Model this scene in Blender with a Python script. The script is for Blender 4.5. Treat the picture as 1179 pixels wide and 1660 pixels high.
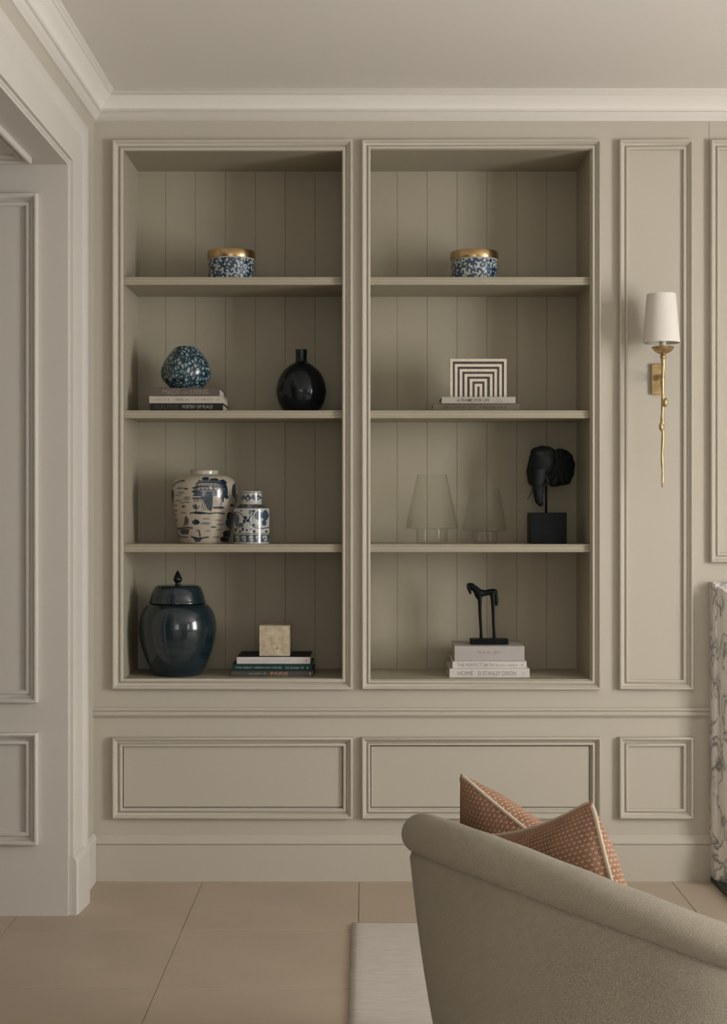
import bpy, bmesh, math, random
from mathutils import Vector, Matrix, noise

scene = bpy.context.scene
for o in list(bpy.data.objects):
    bpy.data.objects.remove(o)
COL = scene.collection

# ------------------------------------------------------------------ camera
# wall face = plane Y 0, camera looks along +Y; photo pixels (1179 x 1660) only give directions
F = 2355.0                 # focal length in photo pixels
H = 1.44                   # camera height
VX, VY = 590.0, 820.0      # vanishing point
S = H / 607.0              # metres per pixel on the wall face
D = F * S                  # camera to wall face

def P(px, py, Y=0.0):
    d = D + Y
    return Vector(((px - VX) * d / F, Y, H - (py - VY) * d / F))

cam = bpy.data.cameras.new('camera')
cam.sensor_fit = 'HORIZONTAL'
cam.sensor_width = 36.0
cam.lens = 36.0 * F / 1179.0
cam.shift_x = (589.5 - VX) / 1179.0
cam.shift_y = (VY - 830.0) / 1179.0
cam.clip_start = 0.05
cob = bpy.data.objects.new('camera', cam)
cob.location = (0, -D, H)
cob.rotation_euler = (math.radians(90), 0, 0)
COL.objects.link(cob)
scene.camera = cob

# ------------------------------------------------------------------ daylight, added fill and exposure
XL, XR = -1.040, 3.90      # left and right walls
YB = -7.60                 # rear wall behind the camera
ZC = 3.02                  # ceiling
WIN = [(-3.55, -2.15), (-6.55, -5.15)]   # right wall Y ranges: main window, then one added for fill
WZ0, WZ1 = 0.55, 2.72

world = bpy.data.worlds.new('world')
scene.world = world
world.use_nodes = True
wb = world.node_tree.nodes['Background']
wb.inputs['Color'].default_value = (0.80, 0.88, 1.0, 1)
wb.inputs['Strength'].default_value = 1.0

def daylight(name, y0, y1, power):
    l = bpy.data.lights.new(name, 'AREA')
    l.shape = 'RECTANGLE'
    l.size = y1 - y0
    l.size_y = WZ1 - WZ0
    l.energy = power
    l.color = (1.0, 0.975, 0.94)
    o = bpy.data.objects.new(name, l)
    o.location = (XR + 0.24, (y0 + y1) / 2, (WZ0 + WZ1) / 2)
    o.rotation_euler = (math.radians(90), 0, math.radians(90))
    COL.objects.link(o)
    return o
daylight('window_daylight', WIN[0][0], WIN[0][1], 250)
daylight('window_daylight', WIN[1][0], WIN[1][1], 45)  # fill light through the added second window

RWX = (-0.75, 0.75)              # added rear window behind the camera, only for frontal fill
rear_fill = daylight('window_daylight', RWX[0], RWX[1], 33)  # added frontal fill to lift the dark niches
rear_fill.location = ((RWX[0] + RWX[1]) / 2, YB - 0.24, (WZ0 + WZ1) / 2)
rear_fill.rotation_euler = (math.radians(90), 0, 0)

vs = scene.view_settings
vs.view_transform = 'Standard'
vs.look = 'None'
vs.gamma = 1.0
vs.use_curve_mapping = False
vs.exposure = -0.20
cy = scene.cycles
cy.max_bounces = 10
cy.diffuse_bounces = 6
cy.glossy_bounces = 4
cy.transmission_bounces = 8
cy.transparent_max_bounces = 8
cy.caustics_reflective = False
cy.caustics_refractive = False
cy.sample_clamp_indirect = 4.0

# ------------------------------------------------------------------ materials
def srgb(r, g, b):
    def f(c):
        c /= 255.0
        return c / 12.92 if c <= 0.04045 else ((c + 0.055) / 1.055) ** 2.4
    return (f(r), f(g), f(b), 1.0)

MATS = {}
def mat(name, col, rough=0.5, metal=0.0, var=0.0, vscale=6.0, bump=0.0, bscale=200.0, stretch=None, spec=0.5, coat=0.0, trans=0.0, ior=1.45):
    m = bpy.data.materials.new(name)
    m.use_nodes = True
    nt = m.node_tree
    b = nt.nodes['Principled BSDF']
    b.inputs['Base Color'].default_value = col
    b.inputs['Roughness'].default_value = rough
    b.inputs['Metallic'].default_value = metal
    b.inputs['Specular IOR Level'].default_value = spec
    b.inputs['Coat Weight'].default_value = coat
    b.inputs['Coat Roughness'].default_value = 0.06
    b.inputs['Transmission Weight'].default_value = trans
    b.inputs['IOR'].default_value = ior
    tc = nt.nodes.new('ShaderNodeTexCoord')
    vec = tc.outputs['Object']
    if stretch:
        mp = nt.nodes.new('ShaderNodeMapping')
        mp.inputs['Scale'].default_value = stretch
        nt.links.new(vec, mp.inputs['Vector'])
        vec = mp.outputs['Vector']
    if var:
        n = nt.nodes.new('ShaderNodeTexNoise')
        n.inputs['Scale'].default_value = vscale
        n.inputs['Detail'].default_value = 5
        nt.links.new(vec, n.inputs['Vector'])
        r = nt.nodes.new('ShaderNodeValToRGB')
        r.color_ramp.elements[0].position = 0.3
        r.color_ramp.elements[1].position = 0.7
        r.color_ramp.elements[0].color = tuple(max(0, c * (1 - var)) for c in col[:3]) + (1,)
        r.color_ramp.elements[1].color = tuple(min(1, c * (1 + var)) for c in col[:3]) + (1,)
        nt.links.new(n.outputs['Fac'], r.inputs['Fac'])
        nt.links.new(r.outputs['Color'], b.inputs['Base Color'])
    if bump:
        n2 = nt.nodes.new('ShaderNodeTexNoise')
        n2.inputs['Scale'].default_value = bscale
        n2.inputs['Detail'].default_value = 3
        nt.links.new(vec, n2.inputs['Vector'])
        bp = nt.nodes.new('ShaderNodeBump')
        bp.inputs['Strength'].default_value = bump
        bp.inputs['Distance'].default_value = 0.002
        nt.links.new(n2.outputs['Fac'], bp.inputs['Height'])
        nt.links.new(bp.outputs['Normal'], b.inputs['Normal'])
    MATS[name] = m
    return m

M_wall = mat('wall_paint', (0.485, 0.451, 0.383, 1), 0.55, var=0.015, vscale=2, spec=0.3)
M_case_shade = mat('bookcase_paint', (0.375, 0.342, 0.265, 1), 0.5, var=0.015, vscale=3, spec=0.3)  # same paint as the wall, darkened to put niche shade into the colour
M_trim = mat('trim_white_paint', (0.58, 0.552, 0.508, 1), 0.45, var=0.012, vscale=3, spec=0.35)
M_corn = mat('cornice_white_paint', (0.78, 0.755, 0.71, 1), 0.55, var=0.01, vscale=3, spec=0.3)
M_ceil = mat('ceiling_paint', (0.78, 0.755, 0.715, 1), 0.8, var=0.012, vscale=1.5, spec=0.2)
M_grout = mat('grout', (0.21, 0.165, 0.12, 1), 0.9, spec=0.1)
M_tile = mat('limestone_tile', (0.44, 0.362, 0.28, 1), 0.42, var=0.07, vscale=3.2, bump=0.05, bscale=60, spec=0.35)
M_brass = mat('aged_brass', (0.50, 0.365, 0.19, 1), 0.32, metal=1.0, var=0.25, vscale=40, bump=0.12, bscale=90)
M_brass2 = mat('polished_brass', (0.52, 0.36, 0.18, 1), 0.26, metal=1.0, var=0.12, vscale=30)
M_black = mat('black_patina', (0.005, 0.007, 0.0075, 1), 0.42, var=0.3, vscale=30, spec=0.13)
M_elephant = mat('dark_cast_hide', (0.010, 0.012, 0.012, 1), 0.6, var=0.35, vscale=40, bump=0.5, bscale=120, spec=0.18)
M_navy = mat('navy_glazed_ceramic', (0.010, 0.021, 0.028, 1), 0.2, var=0.35, vscale=4, stretch=(1, 1, 12), coat=0.6)
M_navy2 = mat('dark_blue_glass', (0.005, 0.008, 0.010, 1), 0.2, var=0.2, vscale=6, coat=0.25, spec=0.3)
M_paper = mat('book_pages', (0.55, 0.50, 0.42, 1), 0.9, var=0.15, vscale=60, stretch=(1, 1, 30))
M_shade = mat('lampshade_linen', (0.70, 0.668, 0.62, 1), 0.9, bump=0.08, bscale=500, spec=0.1)
M_sleeve = mat('candle_sleeve_ivory', (0.72, 0.64, 0.50, 1), 0.5)
M_hearth = mat('black_slate', (0.014, 0.016, 0.017, 1), 0.35, var=0.3, vscale=12)
M_fire = mat('soot_brick', (0.02, 0.018, 0.016, 1), 0.9, var=0.3, vscale=20)
M_leg = mat('dark_oak', (0.05, 0.03, 0.018, 1), 0.4, var=0.3, vscale=20, stretch=(8, 8, 1))
M_trav = mat('travertine', (0.50, 0.42, 0.30, 1), 0.65, var=0.22, vscale=45, bump=0.35, bscale=140)
M_bone = mat('bone_inlay', (0.62, 0.56, 0.47, 1), 0.4, var=0.08, vscale=60)
M_horn = mat('horn_inlay', (0.045, 0.036, 0.03, 1), 0.35, var=0.5, vscale=70)
M_glasspane = mat('window_glass', (1, 1, 1, 1), 0.0, trans=1.0, ior=1.02, spec=0.2)
M_pipe = mat('cream_piping', (0.50, 0.42, 0.33, 1), 0.85, bump=0.3, bscale=600, spec=0.1)

def glass_mat():
    """thin blown glass: clear pane with fresnel reflection"""
    m = bpy.data.materials.new('clear_glass')
    m.use_nodes = True
    nt = m.node_tree
    nt.nodes.remove(nt.nodes['Principled BSDF'])
    tr = nt.nodes.new('ShaderNodeBsdfTransparent')
    tr.inputs['Color'].default_value = (0.988, 0.99, 0.985, 1)
    gl = nt.nodes.new('ShaderNodeBsdfGlossy')
    gl.inputs['Roughness'].default_value = 0.05
    n = nt.nodes.new('ShaderNodeTexNoise')
    n.inputs['Scale'].default_value = 12
    r = nt.nodes.new('ShaderNodeMapRange')
    r.inputs['To Min'].default_value = 0.02
    r.inputs['To Max'].default_value = 0.05
    nt.links.new(n.outputs['Fac'], r.inputs['Value'])
    nt.links.new(r.outputs['Result'], gl.inputs['Roughness'])
    lw = nt.nodes.new('ShaderNodeLayerWeight')
    lw.inputs['Blend'].default_value = 0.5
    pw = nt.nodes.new('ShaderNodeMath')
    pw.operation = 'POWER'
    pw.inputs[1].default_value = 4.5
    nt.links.new(lw.outputs['Facing'], pw.inputs[0])
    fr = nt.nodes.new('ShaderNodeMapRange')
    fr.inputs['To Min'].default_value = 0.008
    fr.inputs['To Max'].default_value = 0.7
    nt.links.new(pw.outputs[0], fr.inputs['Value'])
    mx = nt.nodes.new('ShaderNodeMixShader')
    nt.links.new(fr.outputs['Result'], mx.inputs['Fac'])
    nt.links.new(tr.outputs['BSDF'], mx.inputs[1])
    nt.links.new(gl.outputs['BSDF'], mx.inputs[2])
    nt.links.new(mx.outputs['Shader'], nt.nodes['Material Output'].inputs['Surface'])
    return m
M_glass = glass_mat()

def attr_mat(name, rough, coat):
    m = bpy.data.materials.new(name)
    m.use_nodes = True
    nt = m.node_tree
    b = nt.nodes['Principled BSDF']
    a = nt.nodes.new('ShaderNodeAttribute')
    a.attribute_name = 'paint'
    nt.links.new(a.outputs['Color'], b.inputs['Base Color'])
    b.inputs['Roughness'].default_value = rough
    b.inputs['Coat Weight'].default_value = coat
    b.inputs['Coat Roughness'].default_value = 0.05
    return m
M_porcelain = attr_mat('painted_porcelain', 0.22, 0.5)

def marbled_mat():
    m = bpy.data.materials.new('marbled_blue_glass')
    m.use_nodes = True
    nt = m.node_tree
    b = nt.nodes['Principled BSDF']
    b.inputs['Roughness'].default_value = 0.22
    b.inputs['Coat Weight'].default_value = 0.4
    tc = nt.nodes.new('ShaderNodeTexCoord')
    n = nt.nodes.new('ShaderNodeTexNoise')
    n.inputs['Scale'].default_value = 28
    n.inputs['Detail'].default_value = 2
    mix = nt.nodes.new('ShaderNodeMixRGB')
    mix.blend_type = 'ADD'
    mix.inputs['Fac'].default_value = 0.022
    nt.links.new(tc.outputs['Object'], n.inputs['Vector'])
    nt.links.new(tc.outputs['Object'], mix.inputs['Color1'])
    nt.links.new(n.outputs['Color'], mix.inputs['Color2'])
    mp = nt.nodes.new('ShaderNodeMapping')
    mp.inputs['Scale'].default_value = (1.1, 1.1, 0.75)
    nt.links.new(mix.outputs['Color'], mp.inputs['Vector'])
    v = nt.nodes.new('ShaderNodeTexVoronoi')
    v.feature = 'DISTANCE_TO_EDGE'
    v.inputs['Scale'].default_value = 70
    nt.links.new(mp.outputs['Vector'], v.inputs['Vector'])
    r = nt.nodes.new('ShaderNodeValToRGB')
    e = r.color_ramp.elements
    e[0].position, e[0].color = 0.07, (0.006, 0.022, 0.036, 1)
    e[1].position, e[1].color = 0.32, (0.33, 0.40, 0.38, 1)
    k = e.new(0.15)
    k.color = (0.07, 0.135, 0.175, 1)
    nt.links.new(v.outputs['Distance'], r.inputs['Fac'])
    nt.links.new(r.outputs['Color'], b.inputs['Base Color'])
    return m
M_marbled = marbled_mat()

def weave_mat(name, col, col2, sc, strength, rough=0.95):
    """twill weave: two crossed fine wave textures on the UV map"""
    m = bpy.data.materials.new(name)
    m.use_nodes = True
    nt = m.node_tree
    b = nt.nodes['Principled BSDF']
    b.inputs['Roughness'].default_value = rough
    b.inputs['Specular IOR Level'].default_value = 0.1
    b.inputs['Sheen Weight'].default_value = 0.15
    tc = nt.nodes.new('ShaderNodeTexCoord')
    ws = []
    for ang in (0.6, -0.95):
        mp = nt.nodes.new('ShaderNodeMapping')
        mp.inputs['Rotation'].default_value = (0, 0, ang)
        nt.links.new(tc.outputs['UV'], mp.inputs['Vector'])
        w = nt.nodes.new('ShaderNodeTexWave')
        w.inputs['Scale'].default_value = sc
        w.inputs['Distortion'].default_value = 1.2
        w.inputs['Detail'].default_value = 1
        nt.links.new(mp.outputs['Vector'], w.inputs['Vector'])
        ws.append(w)
    mu = nt.nodes.new('ShaderNodeMath')
    mu.operation = 'MULTIPLY'
    nt.links.new(ws[0].outputs['Fac'], mu.inputs[0])
    nt.links.new(ws[1].outputs['Fac'], mu.inputs[1])
    n = nt.nodes.new('ShaderNodeTexNoise')
    n.inputs['Scale'].default_value = 3.0
    n.inputs['Detail'].default_value = 6
    nt.links.new(tc.outputs['UV'], n.inputs['Vector'])
    ad = nt.nodes.new('ShaderNodeMath')
    ad.operation = 'MULTIPLY_ADD'
    nt.links.new(n.outputs['Fac'], ad.inputs[0])
    ad.inputs[1].default_value = 0.6
    nt.links.new(mu.outputs[0], ad.inputs[2])
    r = nt.nodes.new('ShaderNodeValToRGB')
    r.color_ramp.elements[0].position = 0.15
    r.color_ramp.elements[1].position = 1.0
    r.color_ramp.elements[0].color = col
    r.color_ramp.elements[1].color = col2
    nt.links.new(ad.outputs[0], r.inputs['Fac'])
    nt.links.new(r.outputs['Color'], b.inputs['Base Color'])
    bp = nt.nodes.new('ShaderNodeBump')
    bp.inputs['Strength'].default_value = strength
    bp.inputs['Distance'].default_value = 0.002
    nt.links.new(mu.outputs[0], bp.inputs['Height'])
    nt.links.new(bp.outputs['Normal'], b.inputs['Normal'])
    return m
M_chair = weave_mat('woven_beige_upholstery', (0.195, 0.172, 0.131, 1), (0.42, 0.378, 0.302, 1), 95, 0.75)

def rug_mat():
    m = mat('rug_pile', (0.57, 0.535, 0.488, 1), 1.0, var=0.07, vscale=14, bump=0.5, bscale=260, stretch=(1, 4, 1), spec=0.05)
    return m
M_rug = rug_mat()

def cushion_mat():
    """rust cloth with staggered rows of small pale leaf marks, on UV in metres"""
    m = bpy.data.materials.new('rust_block_print_cloth')
    m.use_nodes = True
    nt = m.node_tree
    L = nt.links.new
    def math_(op, a, b=None, c=None):
        n = nt.nodes.new('ShaderNodeMath')
        n.operation = op
        for i, v in enumerate((a, b, c)):
            if v is None:
                continue
            if isinstance(v, (int, float)):
                n.inputs[i].default_value = v
            else:
                L(v, n.inputs[i])
        return n.outputs[0]
    b = nt.nodes['Principled BSDF']
    b.inputs['Roughness'].default_value = 0.95
    b.inputs['Specular IOR Level'].default_value = 0.1
    tc = nt.nodes.new('ShaderNodeTexCoord')
    nz = nt.nodes.new('ShaderNodeTexNoise')
    nz.inputs['Scale'].default_value = 90
    L(tc.outputs['UV'], nz.inputs['Vector'])
    sp = nt.nodes.new('ShaderNodeSeparateXYZ')
    L(tc.outputs['UV'], sp.inputs[0])
    px, py = 0.0125, 0.0105
    jit = math_('MULTIPLY_ADD', nz.outputs['Fac'], 0.35, -0.17)
    v = math_('ADD', math_('DIVIDE', sp.outputs['Y'], py), jit)
    row = math_('FLOOR', v)
    u = math_('ADD', math_('DIVIDE', sp.outputs['X'], px), math_('MULTIPLY', math_('MODULO', row, 2.0), 0.5))
    u = math_('ADD', u, jit)
    fu = math_('ABSOLUTE', math_('SUBTRACT', math_('FRACT', u), 0.5))
    fv = math_('FRACT', v)
    # chevron: band around fv = 0.3 + fu, trimmed at the sides
    dv = math_('ABSOLUTE', math_('SUBTRACT', fv, math_('MULTIPLY_ADD', fu, 0.95, 0.30)))
    inside = math_('MULTIPLY', math_('LESS_THAN', dv, 0.16), math_('LESS_THAN', fu, 0.27))
    n2 = nt.nodes.new('ShaderNodeTexNoise')
    n2.inputs['Scale'].default_value = 12
    n2.inputs['Detail'].default_value = 6
    L(tc.outputs['UV'], n2.inputs['Vector'])
    r = nt.nodes.new('ShaderNodeValToRGB')
    r.color_ramp.elements[0].position = 0.3
    r.color_ramp.elements[1].position = 0.7
    r.color_ramp.elements[0].color = (0.20, 0.108, 0.070, 1)
    r.color_ramp.elements[1].color = (0.275, 0.155, 0.102, 1)
    L(n2.outputs['Fac'], r.inputs['Fac'])
    mx = nt.nodes.new('ShaderNodeMixRGB')
    L(math_('MULTIPLY', inside, 0.8), mx.inputs['Fac'])
    L(r.outputs['Color'], mx.inputs['Color1'])
    mx.inputs['Color2'].default_value = (0.47, 0.36, 0.26, 1)
    L(mx.outputs['Color'], b.inputs['Base Color'])
    return m
M_cushion = cushion_mat()

def marble_mat():
    m = bpy.data.materials.new('veined_marble')
    m.use_nodes = True
    nt = m.node_tree
    b = nt.nodes['Principled BSDF']
    b.inputs['Roughness'].default_value = 0.25
    tc = nt.nodes.new('ShaderNodeTexCoord')
    mp = nt.nodes.new('ShaderNodeMapping')
    mp.inputs['Rotation'].default_value = (0.4, 0.5, 0.2)
    mp.inputs['Scale'].default_value = (1.0, 1.0, 0.45)
    nt.links.new(tc.outputs['Object'], mp.inputs['Vector'])
    n = nt.nodes.new('ShaderNodeTexNoise')
    n.inputs['Scale'].default_value = 14
    n.inputs['Detail'].default_value = 8
    n.inputs['Distortion'].default_value = 1.2
    nt.links.new(mp.outputs['Vector'], n.inputs['Vector'])
    r = nt.nodes.new('ShaderNodeValToRGB')
    e = r.color_ramp.elements
    e[0].position, e[0].color = 0.38, (0.80, 0.77, 0.74, 1)
    e[1].position, e[1].color = 0.64, (0.82, 0.79, 0.76, 1)
    for p, c in ((0.46, (0.66, 0.64, 0.62, 1)), (0.487, (0.36, 0.355, 0.35, 1)), (0.50, (0.20, 0.20, 0.20, 1)), (0.512, (0.50, 0.485, 0.47, 1)), (0.55, (0.80, 0.77, 0.74, 1))):
        k = e.new(p)
        k.color = c
    nt.links.new(n.outputs['Fac'], r.inputs['Fac'])
    nt.links.new(r.outputs['Color'], b.inputs['Base Color'])
    return m
M_marble = marble_mat()

def flat(name, rgb, rough=0.6):
    if name in MATS:
        return MATS[name]
    return mat(name, rgb + (1,), rough, var=0.05, vscale=20, spec=0.3)

# ------------------------------------------------------------------ object helpers
WL = {}      # world location of every object made here
def wloc(o):
    return WL.get(o.name, Vector((0, 0, 0)))

def thing(name, loc, label, cat, group=None):
    o = bpy.data.objects.new(name, None)
    o.empty_display_size = 0.05
    COL.objects.link(o)
    o.location = loc
    WL[o.name] = Vector(loc)
    tag(o, label, cat, group)
    return o

def tag(o, label=None, cat=None, group=None, kind=None):
    if label: o['label'] = label
    if cat: o['category'] = cat
    if group: o['group'] = group
    if kind: o['kind'] = kind
    return o

def obj(name, bm, material, parent=None, origin=None, smooth=False, label=None):
    """bm in world coordinates -> one mesh object"""
    if origin is None:
        origin = wloc(parent) if parent else Vector((0, 0, 0))
    origin = Vector(origin)
    bmesh.ops.translate(bm, verts=bm.verts, vec=-origin)
    me = bpy.data.meshes.new(name)
    bm.normal_update()
    bm.to_mesh(me)
    bm.free()
    if smooth:
        me.shade_smooth()
    if material:
        me.materials.append(material)
    o = bpy.data.objects.new(name, me)
    COL.objects.link(o)
    o.location = origin - (wloc(parent) if parent else Vector((0, 0, 0)))
    if parent:
        o.parent = parent
    WL[o.name] = origin
    if label:
        o['label'] = label
    return o

def auto_smooth(o, ang=35):
    bm = bmesh.new()
    bm.from_mesh(o.data)
    for e in bm.edges:
        if len(e.link_faces) == 2 and e.calc_face_angle(0) > math.radians(ang):
            e.smooth = False
    for f in bm.faces:
        f.smooth = True
    bm.to_mesh(o.data)
    bm.free()
    return o

def add_box(bm, x0, x1, y0, y1, z0, z1, bevel=0.0, seg=2):
    r = bmesh.ops.create_cube(bm, size=1.0)
    vs = r['verts']
    for v in vs:
        v.co = Vector((x0 + (v.co.x + 0.5) * (x1 - x0), y0 + (v.co.y + 0.5) * (y1 - y0), z0 + (v.co.z + 0.5) * (z1 - z0)))
    if bevel:
        es = list({e for v in vs for e in v.link_edges})
        bmesh.ops.bevel(bm, geom=es, offset=bevel, segments=seg, affect='EDGES', profile=0.5)
    return bm

def box(name, x0, x1, y0, y1, z0, z1, material, parent=None, bevel=0.0, label=None):
    bm = bmesh.new()
    add_box(bm, x0, x1, y0, y1, z0, z1, bevel)
    return obj(name, bm, material, parent, label=label)

def add_prism(bm, pts, axis, a, b):
    """extrude closed polygon pts [(p, q)] along axis: 'X' -> (y, z), 'Y' -> (x, z), 'Z' -> (x, y)"""
    def v3(p, q, t):
        return {'X': (t, p, q), 'Y': (p, t, q), 'Z': (p, q, t)}[axis]
    v0 = [bm.verts.new(v3(p, q, a)) for p, q in pts]
    v1 = [bm.verts.new(v3(p, q, b)) for p, q in pts]
    n = len(pts)
    for i in range(n):
        bm.faces.new((v0[i], v0[(i + 1) % n], v1[(i + 1) % n], v1[i]))
    bm.faces.new(v0[::-1])
    bm.faces.new(v1)
    bmesh.ops.recalc_face_normals(bm, faces=bm.faces)
    return bm

def add_loops(bm, loops, closed=True, cap=True):
    """skin a list of vertex loops"""
    rows = [[bm.verts.new(p) for p in lp] for lp in loops]
    n = len(rows[0])
    for a, b in zip(rows[:-1], rows[1:]):
        for i in range(n if closed else n - 1):
            j = (i + 1) % n
            bm.faces.new((a[i], a[j], b[j], b[i]))
    if cap and closed:
        bm.faces.new(rows[0][::-1])
        bm.faces.new(rows[-1])
    bmesh.ops.recalc_face_normals(bm, faces=bm.faces)
    return rows

def add_tube(bm, pts, radii, n=12, flatten=None):
    pts = [Vector(p) for p in pts]
    loops = []
    prev = None
    for i, p in enumerate(pts):
        t = (pts[min(i + 1, len(pts) - 1)] - pts[max(i - 1, 0)]).normalized()
        if prev is None:
            ref = Vector((0, 1, 0)) if abs(t.y) < 0.9 else Vector((1, 0, 0))
            a = t.cross(ref).normalized()
        else:
            a = (prev - t * prev.dot(t)).normalized()
        b = t.cross(a).normalized()
        prev = a
        r = radii[i] if not isinstance(radii, (int, float)) else radii
        k = flatten or 1.0
        loops.append([p + a * r * math.cos(2 * math.pi * j / n) + b * r * k * math.sin(2 * math.pi * j / n) for j in range(n)])
    add_loops(bm, loops)
    return bm

def smooth_path(pts, per=6):
    """Catmull-Rom through tuples of any length"""
    out = []
    n = len(pts)
    for i in range(n - 1):
        p0, p1, p2, p3 = (pts[max(i - 1, 0)], pts[i], pts[i + 1], pts[min(i + 2, n - 1)])
        for k in range(per):
            t = k / per
            out.append(tuple(0.5 * ((2 * b) + (-a + c) * t + (2 * a - 5 * b + 4 * c - d) * t * t + (-a + 3 * b - 3 * c + d) * t ** 3)
                             for a, b, c, d in zip(p0, p1, p2, p3)))
    out.append(tuple(pts[-1]))
    return out

def add_lathe(bm, prof, cx, cy_, n=64, paint=None):
    """prof [(r, z)] from bottom to top; paint(theta, r, z) -> colour, theta 0 faces -Y"""
    lay = bm.verts.layers.float_color.new('paint') if paint else None
    rows = []
    for r, z in prof:
        if r < 1e-6:
            v = bm.verts.new((cx, cy_, z))
            if paint:
                v[lay] = paint(0, 0, z)
            rows.append([v])
            continue
        row = []
        for j in range(n):
            th = 2 * math.pi * j / n
            v = bm.verts.new((cx + r * math.sin(th), cy_ - r * math.cos(th), z))
            if paint:
                v[lay] = paint(th if th <= math.pi else th - 2 * math.pi, r, z)
            row.append(v)
        rows.append(row)
    for a, b in zip(rows[:-1], rows[1:]):
        for j in range(n):
            k = (j + 1) % n
            if len(a) == 1 and len(b) == 1:
                continue
            if len(a) == 1:
                bm.faces.new((a[0], b[k], b[j]))
            elif len(b) == 1:
                bm.faces.new((a[j], a[k], b[0]))
            else:
                bm.faces.new((a[j], a[k], b[k], b[j]))
    bmesh.ops.recalc_face_normals(bm, faces=bm.faces)
    return bm

def lathe(name, prof, cx, cy_, material, parent=None, n=64, paint=None, smooth_ang=40, label=None):
    bm = bmesh.new()
    add_lathe(bm, prof, cx, cy_, n, paint)
    o = obj(name, bm, material, parent, label=label)
    auto_smooth(o, smooth_ang)
    return o

def resample(prof, step):
    out = [prof[0]]
    for a, b in zip(prof[:-1], prof[1:]):
        L = math.hypot(b[0] - a[0], b[1] - a[1])
        k = max(1, int(round(L / step)))
        for i in range(1, k + 1):
            t = i / k
            out.append((a[0] + (b[0] - a[0]) * t, a[1] + (b[1] - a[1]) * t))
    return out

def add_frame_sweep(bm, rect, prof, place):
    """mitred frame; rect = outer (a0, a1, b0, b1); prof = [(t inward, h out)]; place(a, b, h) -> xyz"""
    a0, a1, b0, b1 = rect
    loops = []
    for t, h in prof:
        loops.append([bm.verts.new(place(*q)) for q in
                      ((a0 + t, b0 + t, h), (a1 - t, b0 + t, h), (a1 - t, b1 - t, h), (a0 + t, b1 - t, h))])
    n = len(loops)
    for k in range(n):
        A, B = loops[k], loops[(k + 1) % n]
        for i in range(4):
            j = (i + 1) % 4
            bm.faces.new((A[i], A[j], B[j], B[i]))
    bmesh.ops.recalc_face_normals(bm, faces=bm.faces)
    return bm

MW = 0.0375
def mprof(w=MW, k=1.0):
    base = [(0, 0.0), (0, 0.021), (0.05, 0.0245), (0.12, 0.026), (0.19, 0.0255), (0.25, 0.023), (0.36, 0.0165), (0.47, 0.0125), (0.55, 0.0105),
            (0.56, 0.0065), (0.65, 0.0065), (0.67, 0.0105), (0.73, 0.0128), (0.82, 0.0135), (0.91, 0.0125), (0.97, 0.0095), (1.0, 0.006), (1.0, 0.0)]
    return [(t * w, h * k) for t, h in base]

def frame(name, px0, px1, py0, py1, material, parent=None, w=MW):
    a, b = P(px0, py1), P(px1, py0)
    bm = bmesh.new()
    add_frame_sweep(bm, (a.x, b.x, a.z, b.z), mprof(w), lambda u, v, h: (u, -0.0002 - h, v))
    return auto_smooth(obj(name, bm, material, parent), 50)

def text_mesh(s, x0, x1, z0, z1, y, material, parent, name='title', bold=0.0):
    """flat lettering on a plane facing -Y, fitted into the rectangle"""
    cu = bpy.data.curves.new('txt', 'FONT')
    cu.body = s
    cu.offset = bold
    cu.resolution_u = 3
    to = bpy.data.objects.new('txt', cu)
    COL.objects.link(to)
    dg = bpy.context.evaluated_depsgraph_get()
    me = bpy.data.meshes.new_from_object(to.evaluated_get(dg))
    bpy.data.objects.remove(to)
    bm = bmesh.new()
    bm.from_mesh(me)
    bpy.data.meshes.remove(me)
    xs = [v.co.x for v in bm.verts]
    ys = [v.co.y for v in bm.verts]
    ax, bx, ay, by = min(xs), max(xs), min(ys), max(ys)
    for v in bm.verts:
        u = (v.co.x - ax) / (bx - ax)
        w = (v.co.y - ay) / (by - ay)
        v.co = Vector((x0 + u * (x1 - x0), y, z0 + w * (z1 - z0)))
    return obj(name, bm, material, parent)

def marks(x0, x1, z0, z1, y, material, parent, seed, name='small_print'):
    """print too small to read in the photo: letter-sized strokes"""
    rnd = random.Random(seed)
    bm = bmesh.new()
    x = x0
    h = z1 - z0
    while x < x1 - h * 0.3:
        w = h * rnd.choice((0.10, 0.16, 0.42, 0.5))
        lo = rnd.choice((0, 0, 0, 0.45))
        add_box(bm, x, min(x + w, x1), y - 0.0001, y, z0 + lo * h, z1 - rnd.choice((0, 0, 0.5)) * h * (lo == 0))
        x += w + h * (0.28 if rnd.random() < 0.84 else 0.9)
    return obj(name, bm, material, parent)

# ================================================================== STRUCTURE
struct_rects = []
def wall_holes(name, a0, a1, b0, b1, holes, fn, material):
    """solid wall slab with rectangular holes; fn(bm, a0, a1, b0, b1) adds a box cell"""
    as_ = sorted({a0, a1, *[h[0] for h in holes], *[h[1] for h in holes]})
    bs = sorted({b0, b1, *[h[2] for h in holes], *[h[3] for h in holes]})
    bm = bmesh.new()
    for i in range(len(as_) - 1):
        run = None
        for j in range(len(bs) - 1):
            ca, cb = (as_[i] + as_[i + 1]) / 2, (bs[j] + bs[j + 1]) / 2
            solid = not any(h[0] < ca < h[1] and h[2] < cb < h[3] for h in holes)
            if solid:
                run = run if run is not None else bs[j]
            if run is not None and (not solid or j == len(bs) - 2):
                end = bs[j + 1] if solid else bs[j]
                fn(bm, as_[i], as_[i + 1], run, end)
                run = None
    o = obj(name, bm, material)
    tag(o, kind='structure')
    return o

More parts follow.
